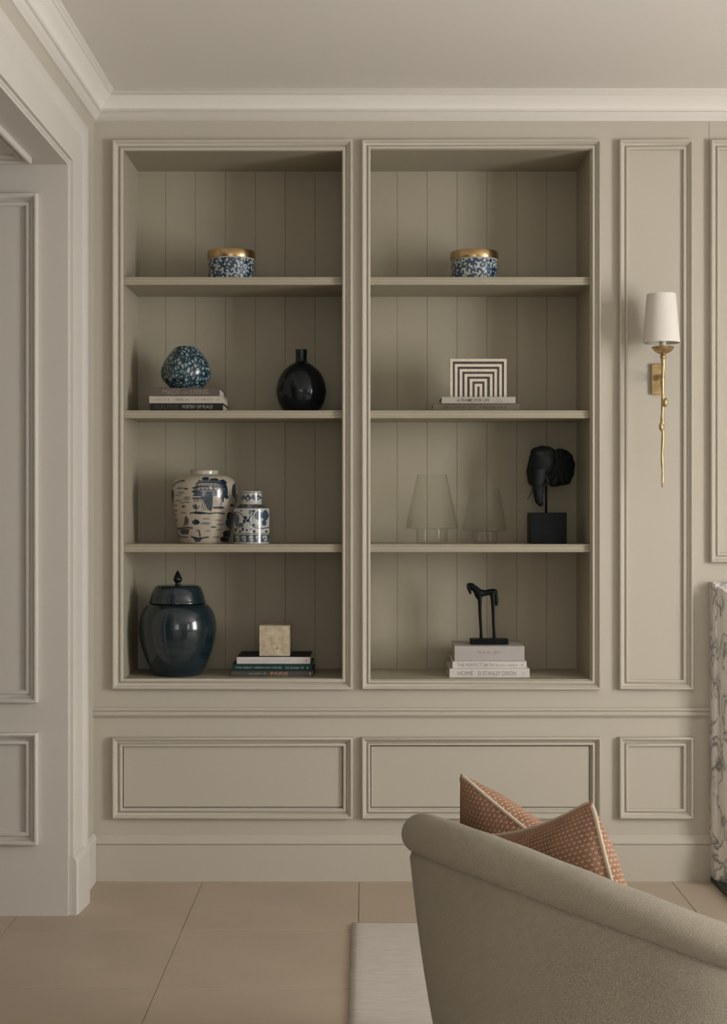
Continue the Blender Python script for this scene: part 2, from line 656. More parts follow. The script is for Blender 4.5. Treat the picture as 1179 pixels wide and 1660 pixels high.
NB = 0.361                       # bookcase depth
OPEN = [(200, 556.5), (600.5, 957)]
FRM = [(183, 572), (586.5, 973.5)]
OY0, OY1 = 243, 1101             # opening top and bottom
LOY = (1208.5, 1309.5)           # cabinet door
LOX = [(199, 556.5), (600.5, 957)]
PT = 0.012
holes = []
for (a, b) in OPEN:
    q0, q1 = P(a, OY1), P(b, OY0)
    holes.append((q0.x - PT, q1.x + PT, q0.z - PT, q1.z + PT))
for (a, b) in LOX:
    q0, q1 = P(a, LOY[1]), P(b, LOY[0])
    holes.append((q0.x, q1.x, q0.z, q1.z))
FX0 = P(1151, 0).x               # fireplace outer left edge
FW = 1.50
FZ = P(0, 943).z
holes.append((FX0 + 0.22, FX0 + FW - 0.22, 0.0, FZ - 0.22))
seam = P(1150, 0).x
holes.append((seam - 0.0008, seam + 0.0008, P(0, 226).z, ZC))
def wb_cell(bm, a, b, c, d):
    ca, cb = (a + b) / 2, (c + d) / 2
    add_box(bm, a, b, 0.0, 0.46, c, d)
wbk = wall_holes('wall_back', XL - 0.5, XR, 0, ZC, holes, wb_cell, M_wall)
bm = bmesh.new()                 # the wall closes again behind the cabinet doors
bm.from_mesh(wbk.data)
for h in holes[2:4]:
    add_box(bm, h[0], h[1], 0.03, 0.46, h[2], h[3])
bm.to_mesh(wbk.data); bm.free()

# right wall with main window and added fill window, rear wall with another
def wr(bm, a, b, c, d):
    add_box(bm, XR, XR + 0.22, a, b, c, d)
wall_holes('wall_right', YB, 0, 0, ZC, [(y0, y1, WZ0, WZ1) for y0, y1 in WIN], wr, M_wall)
wall_holes('wall_rear', XL - 2.0, XR + 0.22, 0, ZC, [(RWX[0], RWX[1], WZ0, WZ1)],
           lambda bm, a, b, c, d: add_box(bm, a, b, YB - 0.2, YB, c, d), M_wall)
for i, (y0, y1) in enumerate(WIN + [RWX]):  # first window is the main source, the other two are added for fill
    bm = bmesh.new()
    fw = 0.06
    X0, X1 = XR + 0.09, XR + 0.14
    add_box(bm, X0, X1, y0, y0 + fw, WZ0, WZ1)
    add_box(bm, X0, X1, y1 - fw, y1, WZ0, WZ1)
    add_box(bm, X0, X1, y0 + fw, y1 - fw, WZ0, WZ0 + fw)
    add_box(bm, X0, X1, y0 + fw, y1 - fw, WZ1 - fw, WZ1)
    w = obj('window_%d' % (i + 1), bm, M_trim)
    tag(w, kind='structure')
    ny, nz = 3, 4
    gy = (y1 - y0 - 2 * fw) / ny
    gz = (WZ1 - WZ0 - 2 * fw) / nz
    bm = bmesh.new()
    for k in range(1, ny):
        yy = y0 + fw + gy * k
        add_box(bm, X0 + 0.01, X1 - 0.01, yy - 0.014, yy + 0.014, WZ0 + fw, WZ1 - fw)
    for k in range(1, nz):
        zz = WZ0 + fw + gz * k
        add_box(bm, X0 + 0.012, X1 - 0.012, y0 + fw, y1 - fw, zz - 0.014, zz + 0.014)
    gb = obj('glazing_bars', bm, M_trim, w)
    if i == 2:                   # this one was laid out along Y: turn it into the rear wall
        for ob_ in (w, gb):
            for v in ob_.data.vertices:
                v.co = Vector((v.co.y, YB - (v.co.x - XR), v.co.z))
            ob_.data.flip_normals()

# left wall with the deep panelled opening
OYF, OYN, OZ = -0.475, -2.75, 2.65     # far jamb, near jamb, head height
XT = XL - 0.50                           # other side of the thick wall
def wl(bm, a, b, c, d):
    add_box(bm, XT, XL, a, b, c, d)
wall_holes('wall_left', YB, 0, 0, ZC, [(OYN, OYF, 0, OZ)], wl, M_wall)
# the hall beyond the opening
o = box('wall_hall', -3.1, -2.9, YB, 0.46, 0, ZC, M_wall); tag(o, kind='structure')
o = box('wall_hall_end', -2.9, XT, 0.0, 0.2, 0, ZC, M_wall); tag(o, kind='structure')

o = box('ceiling', -3.1, XR + 0.22, YB - 0.2, 0.46, ZC, ZC + 0.1, M_ceil); tag(o, kind='structure')

# floor: grout bed and one object per tile
floor = box('floor', -3.1, XR + 0.22, YB - 0.2, 0.46, -0.06, -0.0022, M_grout)
tag(floor, kind='structure')
TW = 0.5995
bm = bmesh.new()
add_box(bm, 0.0012, TW - 0.0012, 0.0022, TW - 0.0022, -0.012, 0.0, 0.0008, 1)
tme = bpy.data.meshes.new('tile')
bm.to_mesh(tme); bm.free()
tme.materials.append(M_tile)
tx0, ty0 = -0.0187 - 5 * TW, -0.0545
for i in range(12):
    for j in range(12):
        x = tx0 + i * TW
        y = ty0 - (j + 1) * TW
        if x > XR - 0.05 or y < YB - 0.2:
            continue
        t = bpy.data.objects.new('tile', tme)
        COL.objects.link(t)
        t.parent = floor
        t.location = (x, y, 0)
# cut tiles along the wall
for i in range(12):
    x = tx0 + i * TW
    if x < XL - 0.6 or x > XR - 0.05:
        continue
    box('tile', x + 0.0013, x + TW - 0.0013, ty0 + 0.0013, -0.0001, -0.012, 0.0, M_tile, floor)

# cornice
CP = [(0.0, 0.0), (0.091, 0.0), (0.091, 0.011), (0.084, 0.0135), (0.083, 0.022), (0.074, 0.0235), (0.070, 0.029), (0.059, 0.037), (0.048, 0.047),
      (0.040, 0.058), (0.036, 0.066), (0.035, 0.071), (0.026, 0.072), (0.025, 0.080), (0.021, 0.090), (0.014, 0.097), (0.012, 0.103), (0.0, 0.1035)]
bm = bmesh.new()
add_loops(bm, [[(XL + p, -p, ZC - z) for p, z in CP], [(XR, -p, ZC - z) for p, z in CP]])
tag(obj('trim_1', bm, M_corn), 'white moulded cornice along the bookcase wall', kind='structure')
bm = bmesh.new()
add_loops(bm, [[(XL + p, -p, ZC - z) for p, z in CP], [(XL + p, YB, ZC - z) for p, z in CP]])
tag(obj('trim_2', bm, M_corn), 'white moulded cornice above the panelled opening', kind='structure')
for n_ in ('trim_1', 'trim_2'):
    auto_smooth(bpy.data.objects[n_], 50)

# architrave round the opening (legs and head, mitred)
AP = [(0.0, 0.0), (0.0, 0.003), (0.008, 0.004), (0.008, 0.015), (0.014, 0.018), (0.070, 0.022), (0.112, 0.027), (0.115, 0.024), (0.119, 0.026), (0.126, 0.034),
      (0.134, 0.038), (0.150, 0.041), (0.160, 0.041), (0.166, 0.036), (0.166, 0.0)]
bm = bmesh.new()
PLH = 0.211
lo = []
lo.append([(XL + h, OYF + t, PLH - 0.010) for t, h in AP])
lo.append([(XL + h, OYF + t, OZ + t) for t, h in AP])
lo.append([(XL + h, OYN - t, OZ + t) for t, h in AP])
lo.append([(XL + h, OYN - t, PLH - 0.010) for t, h in AP])
add_loops(bm, lo)
tag(auto_smooth(obj('trim_3', bm, M_trim), 40), 'white architrave framing the panelled opening', kind='structure')
# plinth blocks at the feet of the architrave
for k, (ya, yb) in enumerate(((OYF, OYF + 0.169), (OYN - 0.169, OYN))):
    bm = bmesh.new()
    yf, yk = (ya + 0.001, yb) if k == 0 else (yb, ya)
    pl_ = [(0.0, 0.0), (0.028, 0.0), (0.034, 0.08), (0.046, 0.92), (0.044, 1.0), (0.0, 1.0)]
    lv = []
    for z_, sh in ((0.0, 0.0), (PLH - 0.022, 0.0), (PLH - 0.012, 0.003), (PLH - 0.004, 0.008), (PLH, 0.014)):
        lv.append([(XL + max(0.0, h_ - sh), yf + (yk - yf) * t_, z_ + (0.012 * (t_ - 0.5) if z_ > 0.1 else 0)) for h_, t_ in pl_])
    add_loops(bm, lv)
    tag(obj('trim_%d' % (4 + k), bm, M_trim), kind='structure')
# lining of the opening: far jamb, near jamb, head
JT = 0.012
jam = tag(box('trim_6', XT - 0.02, XL + 0.0005, OYF - JT, OYF, 0, OZ, M_trim), 'panelled white reveal at the far side of the opening', kind='structure')
tag(box('trim_7', XT - 0.02, XL + 0.0005, OYN, OYN + JT, 0, OZ, M_trim), kind='structure')
hd = tag(box('trim_8', XT - 0.02, XL + 0.0005, OYN + JT, OYF - JT, OZ - JT, OZ, M_trim), 'panelled white head lining of the opening', kind='structure')
YJ = OYF - JT
dj = D + YJ
def PJ(px, py):
    return P(px, py, YJ)
for (py0, py1) in ((315, 1138), (1187, 1368)):
    a, b = PJ(62, py1), PJ(62, py0)
    bm = bmesh.new()
    add_frame_sweep(bm, (-1.43, a.x, a.z, b.z), mprof(0.044, 0.9), lambda u, v, h: (u, YJ - 0.0002 - h, v))
    auto_smooth(obj('panel_moulding', bm, M_trim, jam), 50)
bm = bmesh.new()
add_frame_sweep(bm, (-1.43, PJ(62, 0).x, OYN + 0.12, YJ - 0.10), mprof(0.044, 0.9), lambda u, v, h: (u, v, OZ - JT - 0.0002 - h))
auto_smooth(obj('panel_moulding', bm, M_trim, hd), 50)

# baseboards
BT = P(0, 1353).z
BM_ = P(0, 1367).z
BP = [(0, 0), (-0.018, 0), (-0.018, BM_ - 0.002), (-0.0135, BM_ - 0.0018), (-0.0135, BM_ + 0.001), (-0.0215, BM_ + 0.0012), (-0.0215, BM_ + 0.006),
      (-0.019, BM_ + 0.012), (-0.012, BM_ + 0.021), (-0.006, BM_ + 0.028), (-0.003, BT), (0, BT)]
bm = bmesh.new()
add_prism(bm, BP, 'X', XL + 0.0, FX0)
tag(obj('baseboard_back', bm, M_wall), 'painted baseboard with moulded top below the cabinets', kind='structure')
bm = bmesh.new()
BPL = [(XL - (p if False else 0) + (-p), z) for p, z in [(0, 0), (-0.014, 0), (-0.014, 0.155), (-0.017, 0.158), (-0.017, 0.166), (-0.011, 0.180), (-0.003, 0.188), (0, 0.188)]]
add_prism(bm, BPL, 'Y', OYF + 0.169, -0.0215)
tag(obj('baseboard_left', bm, M_trim), kind='structure')

# chair rail
zt = P(0, 1147).z
CR = [(0, 0), (-0.014, 0), (-0.017, -0.003), (-0.017, -0.009), (-0.012, -0.0115), (-0.010, -0.014), (-0.012, -0.0165), (-0.015, -0.019),
      (-0.0165, -0.024), (-0.015, -0.029), (-0.010, -0.0325), (-0.007, -0.035), (-0.005, -0.038), (0, -0.038)]
bm = bmesh.new()
add_prism(bm, [(p, zt + z) for p, z in CR], 'X', XL, FX0)
tag(auto_smooth(obj('trim_9', bm, M_wall), 50), 'moulded dado rail across the panelled wall', kind='structure')
# applied panel mouldings on the wall
tag(frame('trim_10', 1003, 1122.5, 228, 1117, M_wall), 'tall narrow moulded wall panel behind the sconce', kind='structure')
tag(frame('trim_11', 1003, 1122.5, 1194, 1326, M_wall), 'small square moulded panel below the dado rail', kind='structure')
tag(frame('trim_12', 1150.5, VX + (FX0 + FW) / S, 228, 912, M_wall), 'moulded panel above the fireplace', kind='structure')

# ================================================================== BOOKCASES
SHELF_Y = [449.0, 665.3, 882.5]
SH_T = 12.7 * S
LIP = 0.012
def shelf_z(k):
    return P(0, SHELF_Y[k], LIP).z if k < 3 else P(0, OY1, 0).z
side_word = ('beside the doorway', 'beside the wall sconce')
for k in range(2):
    x0, x1 = P(OPEN[k][0], 0).x, P(OPEN[k][1], 0).x
    z0, z1 = P(0, OY1).z, P(0, OY0).z
    bc = thing('bookcase', ((x0 + x1) / 2, NB / 2, z0), 'built-in beige bookcase bay with three shelves ' + side_word[k], 'bookcase', 'built-in bookcase bays')
    box('side_panel', x0 - PT, x0, 0.0, NB, z0, z1, M_case_shade, bc)
    box('side_panel', x1, x1 + PT, 0.0, NB, z0, z1, M_case_shade, bc)
    box('top_panel', x0 - PT, x1 + PT, 0.0, NB, z1, z1 + PT, M_case_shade, bc)
    box('bottom_panel', x0 - PT, x1 + PT, 0.0, NB, z0 - PT, z0, M_case_shade, bc)
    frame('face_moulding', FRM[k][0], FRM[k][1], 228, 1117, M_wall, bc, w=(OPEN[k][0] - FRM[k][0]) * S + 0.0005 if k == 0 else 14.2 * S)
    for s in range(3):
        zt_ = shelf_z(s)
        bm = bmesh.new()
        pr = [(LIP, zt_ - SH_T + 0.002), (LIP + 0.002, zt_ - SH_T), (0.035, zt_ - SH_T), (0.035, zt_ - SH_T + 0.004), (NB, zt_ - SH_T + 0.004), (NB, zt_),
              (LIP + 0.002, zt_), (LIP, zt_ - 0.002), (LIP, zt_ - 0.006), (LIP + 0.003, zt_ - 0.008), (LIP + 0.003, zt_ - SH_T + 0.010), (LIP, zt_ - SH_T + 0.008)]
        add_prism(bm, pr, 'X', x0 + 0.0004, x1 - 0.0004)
        obj('shelf', bm, M_case_shade, bc)
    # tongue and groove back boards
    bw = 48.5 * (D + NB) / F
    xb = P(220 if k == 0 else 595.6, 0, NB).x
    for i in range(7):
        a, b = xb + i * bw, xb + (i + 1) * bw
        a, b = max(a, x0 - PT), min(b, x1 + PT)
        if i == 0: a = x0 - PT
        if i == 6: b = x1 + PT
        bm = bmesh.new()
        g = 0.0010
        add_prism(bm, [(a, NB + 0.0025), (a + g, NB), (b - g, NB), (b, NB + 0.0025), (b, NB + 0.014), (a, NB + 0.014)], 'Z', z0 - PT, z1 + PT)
        obj('board', bm, M_case_shade, bc)
    box('back_panel', x0 - PT, x1 + PT, NB + 0.0142, NB + 0.024, z0 - PT, z1 + PT, M_case_shade, bc)
    # cabinet below
    c0, c1 = P(LOX[k][0], LOY[1]), P(LOX[k][1], LOY[0])
    cb = thing('cabinet', ((c0.x + c1.x) / 2, 0.0, c0.z), 'low flush cabinet under the bookcase ' + side_word[k], 'cabinet', 'flush cabinets under the bookcases')
    g = 0.0032
    box('door', c0.x + g, c1.x - g, 0.001, 0.02, c0.z + g, c1.z - g, M_wall, cb, bevel=0.0006)
    frame('moulding', FRM[k][0], FRM[k][1], 1194, 1326, M_wall, cb, w=(LOX[k][0] - FRM[k][0]) * S if k == 0 else 14.0 * S)

# ================================================================== FIREPLACE
fp = thing('fireplace', (FX0 + FW / 2, 0, 0), 'white and grey veined marble fireplace surround at the right edge', 'fireplace')
HZ = 0.022
FP = [(0.0, 0.0), (0.0, 0.045), (0.008, 0.055), (0.014, 0.056), (0.018, 0.066), (0.022, 0.092), (0.030, 0.118), (0.042, 0.138), (0.058, 0.150), (0.076, 0.152),
      (0.094, 0.146), (0.106, 0.134), (0.112, 0.128), (0.124, 0.126), (0.134, 0.112), (0.150, 0.088), (0.170, 0.070), (0.190, 0.062), (0.205, 0.060), (0.22, 0.058), (0.22, 0.0)]
PB = 0.155
def leg_path(xa, sgn):
    bm = bmesh.new()
    return bm
bm = bmesh.new()
add_loops(bm, [[(FX0 + t, -0.0005 - h, PB) for t, h in FP], [(FX0 + t, -0.0005 - h, FZ - t) for t, h in FP],
               [(FX0 + FW - t, -0.0005 - h, FZ - t) for t, h in FP], [(FX0 + FW - t, -0.0005 - h, PB) for t, h in FP]])
auto_smooth(obj('surround', bm, M_marble, fp), 40)
for xa in (FX0, FX0 + FW - 0.235):
    bm = bmesh.new()
    if xa == FX0:
        pl = [(xa, -0.0005), (xa, -0.075), (xa + 0.022, -0.105), (xa + 0.045, -0.165), (xa + 0.235, -0.165), (xa + 0.235, -0.0005)]
    else:
        pl = [(xa, -0.0005), (xa, -0.165), (xa + 0.19, -0.165), (xa + 0.213, -0.105), (xa + 0.235, -0.075), (xa + 0.235, -0.0005)]
    add_prism(bm, pl, 'Z', HZ, PB)
    bmesh.ops.bevel(bm, geom=[e for e in bm.edges if e.verts[0].co.z > PB - 0.001 and e.verts[1].co.z > PB - 0.001], offset=0.005, segments=2, affect='EDGES')
    obj('plinth', bm, M_marble, fp)
box('hearth', FX0 + 0.002, FX0 + FW - 0.002, -0.50, -0.0005, 0.0005, HZ, M_hearth, fp, bevel=0.003, label='black slate hearth slab')
bm = bmesh.new()
h = (FX0 + 0.22, FX0 + FW - 0.22, 0.0, FZ - 0.22)
add_box(bm, h[0], h[1], 0.36, 0.40, 0.03, h[3])
add_box(bm, h[0], h[0] + 0.02, 0.0, 0.36, 0.03, h[3])
add_box(bm, h[1] - 0.02, h[1], 0.0, 0.36, 0.03, h[3])
add_box(bm, h[0], h[1], 0.0, 0.40, 0.0, 0.03)
obj('firebox', bm, M_fire, fp)

# ================================================================== SCONCE
YS = -0.130
SX = P(1064, 0).x
sc = thing('wall_sconce', (SX, 0, P(0, 640).z), 'gold twig wall sconce with white tapered shade on the narrow panel', 'wall lamp')
def SP(px, py):
    return P(px, py, YS)
ax_ = SP(1075, 0).x
a, b = P(1055.5, 640), P(1073.5, 590)
box('backplate', a.x, b.x, -0.0145, -0.0005, a.z, b.z, M_brass, sc, bevel=0.003)
kc = P(1064.5, 613)
bm = bmesh.new()
add_tube(bm, [(SX, -0.0145, kc.z), (SX, -0.05, kc.z), (ax_, YS, kc.z)], [0.006, 0.0055, 0.006], 12)
obj('arm', bm, M_brass, sc, smooth=True)
bm = bmesh.new()
bmesh.ops.create_uvsphere(bm, u_segments=20, v_segments=12, radius=0.0115, matrix=Matrix.Translation((SX, -0.026, kc.z)))
obj('knob', bm, M_brass, sc, smooth=True)
# twig stem
rnd = random.Random(4)
pts, rad = [], []
n = 46
for i in range(n + 1):
    t = i / n
    py = 577 + (790 - 577) * t
    q = SP(1075 - 0.9 * t + 0.8 * math.sin(t * 23) * (1 - 0.5 * t), py)
    pts.append((q.x, YS + 0.0015 * math.sin(t * 17 + 1), q.z))
    rad.append((0.0082 - 0.0040 * t) * (1 + 0.13 * math.sin(t * 41) + rnd.uniform(-0.06, 0.06)) if t < 0.97 else 0.0026)
bm = bmesh.new()
add_tube(bm, pts, rad, 12)
stem_ = obj('stem', bm, M_brass, sc, smooth=True)
for (px, py, ang) in ((1078.2, 652.5, 0.08), (1072.0, 692.0, -0.08)):
    q = SP(px, py)
    bm = bmesh.new()
    bmesh.ops.create_uvsphere(bm, u_segments=16, v_segments=12, radius=1.0,
                              matrix=Matrix.Translation((q.x, YS - 0.006, q.z)) @ Matrix.Rotation(ang, 4, 'Y') @ Matrix.Diagonal((0.0095, 0.0085, 0.0175, 1)))
    obj('bud', bm, M_brass, stem_, smooth=True)
ss = (D + YS) / F
zc = lambda py: SP(0, py).z
zc0 = zc
zc = lambda py: SP(0, py + 2.0).z
lathe('cup', [(0.0, zc(580)), (0.0075, zc(580)), (0.0112, zc(577.6)), (0.0112, zc(575.4)), (0.0075, zc(573.4)), (0.0095, zc(572)), (0.020, zc(570.6)), (0.030, zc(568)), (0.0375, zc(564.5)), (0.0425, zc(560.6)), (0.0415, zc(560.2)),
              (0.036, zc(564)), (0.028, zc(567)), (0.018, zc(569)), (0.0, zc(569.5))], ax_, YS, M_brass, sc, n=48)
zc = zc0
lathe('candle_sleeve', [(0, zc(569)), (0.0125, zc(568.8)), (0.0125, zc(545)), (0.0, zc(545))], ax_, YS, M_sleeve, sc, n=32)
rb, rt = 30.0 * ss, 23.2 * ss
zb, ztp = zc(556), zc(477)
lathe('lamp_shade', [(rb, zb), (rt, ztp), (rt - 0.002, ztp), (rb - 0.002, zb), (rb, zb)], ax_ - 0.006, YS, M_shade, sc, n=72, smooth_ang=60)
bm = bmesh.new()
zsp = ztp - 0.012
rr = rb + (rt - rb) * ((zsp - zb) / (ztp - zb)) - 0.002
for k in range(3):
    an = k * 2 * math.pi / 3 + 0.4
    add_tube(bm, [(ax_, YS, zc(545)), (ax_ - 0.006 + rr * math.sin(an), YS - rr * math.cos(an), zsp)], 0.0012, 6)
obj('shade_spider', bm, M_brass, sc)

# ================================================================== SHELF OBJECTS
LIGHT_BLUE = (0.40, 0.45, 0.47, 1)
def lerp(a, b, t):
    t = max(0.0, min(1.0, t))
    return tuple(a[i] + (b[i] - a[i]) * t for i in range(3)) + (1.0,)

# --- lidded boxes with brass lid
def box_paint(seed, R, z0):
    rnd = random.Random(seed)
    curls = []
    C = 2 * math.pi * R
    for row in range(4):
        nn = 26
        for i in range(nn):
            curls.append(((i + 0.5 * (row % 2)) * C / nn + rnd.uniform(-0.004, 0.004), z0 + 0.012 + row * 0.0235 + rnd.uniform(-0.004, 0.004),
                          rnd.choice((-1, 1)), rnd.uniform(0, 6.28), rnd.uniform(0.0125, 0.0175)))
    flower = rnd.uniform(0.4, 0.6) * R
    white = (0.40, 0.45, 0.43, 1)
    dark = (0.008, 0.022, 0.060, 1)
    mid = (0.03, 0.075, 0.16, 1)
    def f(th, r, z):
        s = (th % (2 * math.pi)) * R
        c = white
        for (cx, cz, sg, ph, rr) in curls:
            dx = s - cx
            dx = (dx + C / 2) % C - C / 2
            dz = z - cz
            d = math.hypot(dx, dz)
            if d < rr:
                a = math.atan2(dz, dx) * sg + ph
                w = math.sin(d / rr * 5.0 + a)
                if w > -0.25:
                    c = lerp(mid, dark, (w + 0.25) * 1.5)
                    break
        ds = s - flower
        dz = z - (z0 + 0.045)
        d = math.hypot(ds, dz * 0.55)
        if d < 0.016:
            pet = 0.0125 + 0.003 * math.cos(6 * math.atan2(dz * 0.55, ds))
            c = (0.45, 0.5, 0.5, 1) if d > pet else ((0.25, 0.32, 0.42, 1) if 0.004 < d < 0.0055 else mid)
        return c
    return f

def lidded_box(px0, px1, pytop, seed, label):
    Yc = 0.17
    s = (D + Yc) / F
    cx = P((px0 + px1) / 2, 0, Yc).x
    R = (px1 - px0) / 2 * s * 0.985
    zb = shelf_z(0)
    zt_ = P(0, pytop + 1.5, Yc - R).z
    hl = 13.2 * s
    t = thing('lidded_box', (cx, Yc, zb), label, 'box', 'blue and white lidded boxes')
    prof = resample([(0, zb), (R * 0.94, zb), (R * 0.965, zb + 0.003), (R * 0.965, zt_ - hl - 0.004)], 0.0011)
    prof += [(R * 0.93, zt_ - hl - 0.003), (R * 0.93, zt_ - hl + 0.001), (0, zt_ - hl + 0.001)]
    lathe('body', prof, cx, Yc, M_porcelain, t, n=420, paint=box_paint(seed, R, zb), smooth_ang=50)
    lathe('rim', [(R * 0.93, zt_ - hl - 0.0035), (R * 0.972, zt_ - hl - 0.003), (R * 0.972, zt_ - hl + 0.0008), (R * 0.93, zt_ - hl + 0.0008)], cx, Yc,
          flat('cream_glaze', (0.50, 0.47, 0.40), 0.3), t, n=96)
    lathe('lid', [(0, zt_ - hl + 0.0012), (R, zt_ - hl + 0.0012), (R * 1.006, zt_ - hl + 0.004), (R * 1.006, zt_ - 0.006), (R * 0.985, zt_ - 0.001), (R * 0.95, zt_), (0, zt_ + 0.001)], cx, Yc, M_brass2, t, n=96)
    return t
lidded_box(336, 414.5, 400, 3, 'blue and white lidded box with brass lid on the top shelf near the doorway')
lidded_box(729.5, 808.5, 401, 8, 'blue and white lidded box with brass lid on the top shelf nearer the sconce')

# --- books
COVER = {}
def book(px0, px1, zb, pyt, Yf, depth, cover, label, group, spine=None, rot=0.0, zt_=None, name='book', skew=0.0):
    """lying flat, spine towards the room"""
    x0, x1 = P(px0, 0, Yf).x, P(px1, 0, Yf).x
    z0 = zb
    z1 = zt_ if zt_ is not None else P(0, pyt, Yf).z
    t = thing(name, ((x0 + x1) / 2, Yf + depth / 2, z0), label, 'book', group)
    th = min(0.0032, (z1 - z0) * 0.13)
    bm = bmesh.new()
    pr = [(Yf + 0.002, z0), (Yf + depth, z0), (Yf + depth, z0 + th), (Yf + 0.006, z0 + th), (Yf + 0.006, z1 - th), (Yf + depth, z1 - th), (Yf + depth, z1), (Yf + 0.002, z1),
          (Yf, z1 - 0.002), (Yf, z0 + 0.002)]
    add_prism(bm, pr, 'X', x0, x1)
    COVER[t.name] = obj('cover', bm, cover, t)
    box('pages', x0 + 0.004, x1 - 0.004, Yf + 0.0065, Yf + depth - 0.005, z0 + th + 0.0002, z1 - th - 0.0002, M_paper, t)
    if rot:
        t.rotation_euler = (0, 0, rot)
    return t, z1

def title(t, s, px0, px1, fz0, fz1, zb, z1, Yf, material, bold=0.0, name='title'):
    h = z1 - zb
    text_mesh(s, P(px0, 0, Yf).x, P(px1, 0, Yf).x, zb + fz0 * h, zb + fz1 * h, Yf - 0.0004, material, COVER[t.name], name, bold)
def print_marks(t, px0, px1, fz0, fz1, zb, z1, Yf, material, seed):
    h = z1 - zb
    marks(P(px0, 0, Yf).x, P(px1, 0, Yf).x, zb + fz0 * h, zb + fz1 * h, Yf - 0.0003, material, COVER[t.name], seed)

c_black = flat('cover_black', (0.018, 0.017, 0.017))
c_white = flat('cover_warm_white', (0.47, 0.43, 0.37))
c_mauve = flat('cover_grey_mauve', (0.115, 0.095, 0.085))
c_olive = flat('cover_olive_grey', (0.155, 0.135, 0.098))
c_grey = flat('cover_light_grey', (0.40, 0.375, 0.33))
c_green = flat('cover_dark_green', (0.008, 0.035, 0.032))
c_brown = flat('cover_slate_brown', (0.075, 0.068, 0.062))
c_lilac = flat('cover_lilac_grey', (0.40, 0.375, 0.365))
c_white2 = flat('cover_white', (0.58, 0.55, 0.53))
i_dark = flat('ink_dark', (0.06, 0.055, 0.05))
i_grey = flat('ink_grey', (0.22, 0.205, 0.19))
i_pale = flat('ink_pale', (0.27, 0.235, 0.20))
i_silver = flat('ink_silver', (0.34, 0.34, 0.32))
i_dim = flat('ink_dim', (0.07, 0.066, 0.06))
i_green = flat('ink_mint', (0.25, 0.34, 0.31))
i_copper = flat('ink_copper', (0.42, 0.23, 0.13))

# stack under the marbled vase
g = 'books in stacks on the shelves'
Yf = 0.05
zb = shelf_z(1)
t, z1 = book(243.5, 361.5, zb, 654, Yf, 0.22, c_black, 'black book titled POETRY OF PLACE at the bottom of the stack', g)
title(t, 'McALPINE', 250, 289, 0.24, 0.88, zb, z1, Yf, i_dim)
title(t, 'POETRY OF PLACE', 296, 345, 0.34, 0.78, zb, z1, Yf, i_silver, 0.006)
zb = z1 + 0.0002
t, z1 = book(242, 362, zb, 642, Yf - 0.004, 0.235, c_white, 'off-white book between a black and a grey-mauve book', g)
print_marks(t, 248, 276, 0.36, 0.62, zb, z1, Yf - 0.004, i_pale, 5)
print_marks(t, 284, 309, 0.36, 0.62, zb, z1, Yf - 0.004, i_pale, 6)
print_marks(t, 316, 347, 0.42, 0.62, zb, z1, Yf - 0.004, i_pale, 7)
print_marks(t, 352, 356, 0.30, 0.60, zb, z1, Yf - 0.004, i_grey, 8)
zb = z1 + 0.0002
t, zA = book(247.5, 356, zb, 628.5, Yf, 0.22, c_mauve, 'grey-mauve book titled MADE FOR LIVING under the marbled vase', g)
title(t, 'MADE', 264, 292, 0.20, 0.80, zb, zA, Yf, i_pale)
title(t, 'FOR', 295, 306, 0.28, 0.56, zb, zA, Yf, i_pale)
title(t, 'LIVING', 309, 338, 0.20, 0.80, zb, zA, Yf, i_pale)

# stack under the striped frame
zb = shelf_z(1)
t, z1 = book(704, 844, zb, 654.5, 0.062, 0.225, c_olive, 'olive-grey book lying beneath A FRAME FOR LIFE', g)
print_marks(t, 718, 772, 0.34, 0.66, zb, z1, 0.062, i_dim, 15)
print_marks(t, 780, 822, 0.34, 0.66, zb, z1, 0.062, i_dim, 16)
t.rotation_euler = (0, 0, math.radians(-1.6))
zb = z1 + 0.0002
t, zB = book(716.5, 836, zb, 643.2, 0.05, 0.215, c_grey, 'pale grey book titled A FRAME FOR LIFE', g)
title(t, 'A FRAME FOR LIFE', 741, 794, 0.24, 0.72, zb, zB, 0.05, i_dark, 0.006)
title(t, 'ILSE', 805, 810, 0.54, 0.72, zb, zB, 0.05, i_grey)
title(t, 'CRAWFORD', 800, 816, 0.22, 0.40, zb, zB, 0.05, i_grey)

# bottom left stack
zf = shelf_z(3)
Yf = 0.085
t, z1 = book(375, 508.5, zf, 1087.5, Yf, 0.225, c_brown, 'slate brown book titled PARIS with copper lettering', g)
title(t, 'PARIS', 439, 467, 0.18, 0.82, zf, z1, Yf, i_copper, 0.008)
print_marks(t, 404, 431, 0.36, 0.62, zf, z1, Yf, i_silver, 22)
print_marks(t, 502, 504, 0.2, 0.8, zf, z1, Yf, i_silver, 23)
zb = z1 + 0.0002
t, z1 = book(376.5, 506, zb, 1076.8, Yf - 0.002, 0.225, c_green, 'dark green book titled THE GREAT AMERICAN HOUSE', g)
title(t, 'THE GREAT AMERICAN HOUSE', 382, 457, 0.34, 0.66, zb, z1, Yf - 0.002, i_green, 0.004)
title(t, 'Gil Schafer III', 463, 492, 0.30, 0.66, zb, z1, Yf - 0.002, i_green)
print_marks(t, 498, 501.5, 0.30, 0.62, zb, z1, Yf - 0.002, i_green, 25)
zb = z1 + 0.0002
t, zC = book(384, 503, zb, 1065.3, Yf + 0.004, 0.215, c_white2, 'white book under the pale stone cube', g)
print_marks(t, 392, 470, 0.42, 0.60, zb, zC, Yf + 0.004, flat('ink_faint', (0.44, 0.41, 0.38)), 27)
print_marks(t, 494, 498, 0.3, 0.6, zb, zC, Yf + 0.004, i_grey, 28)
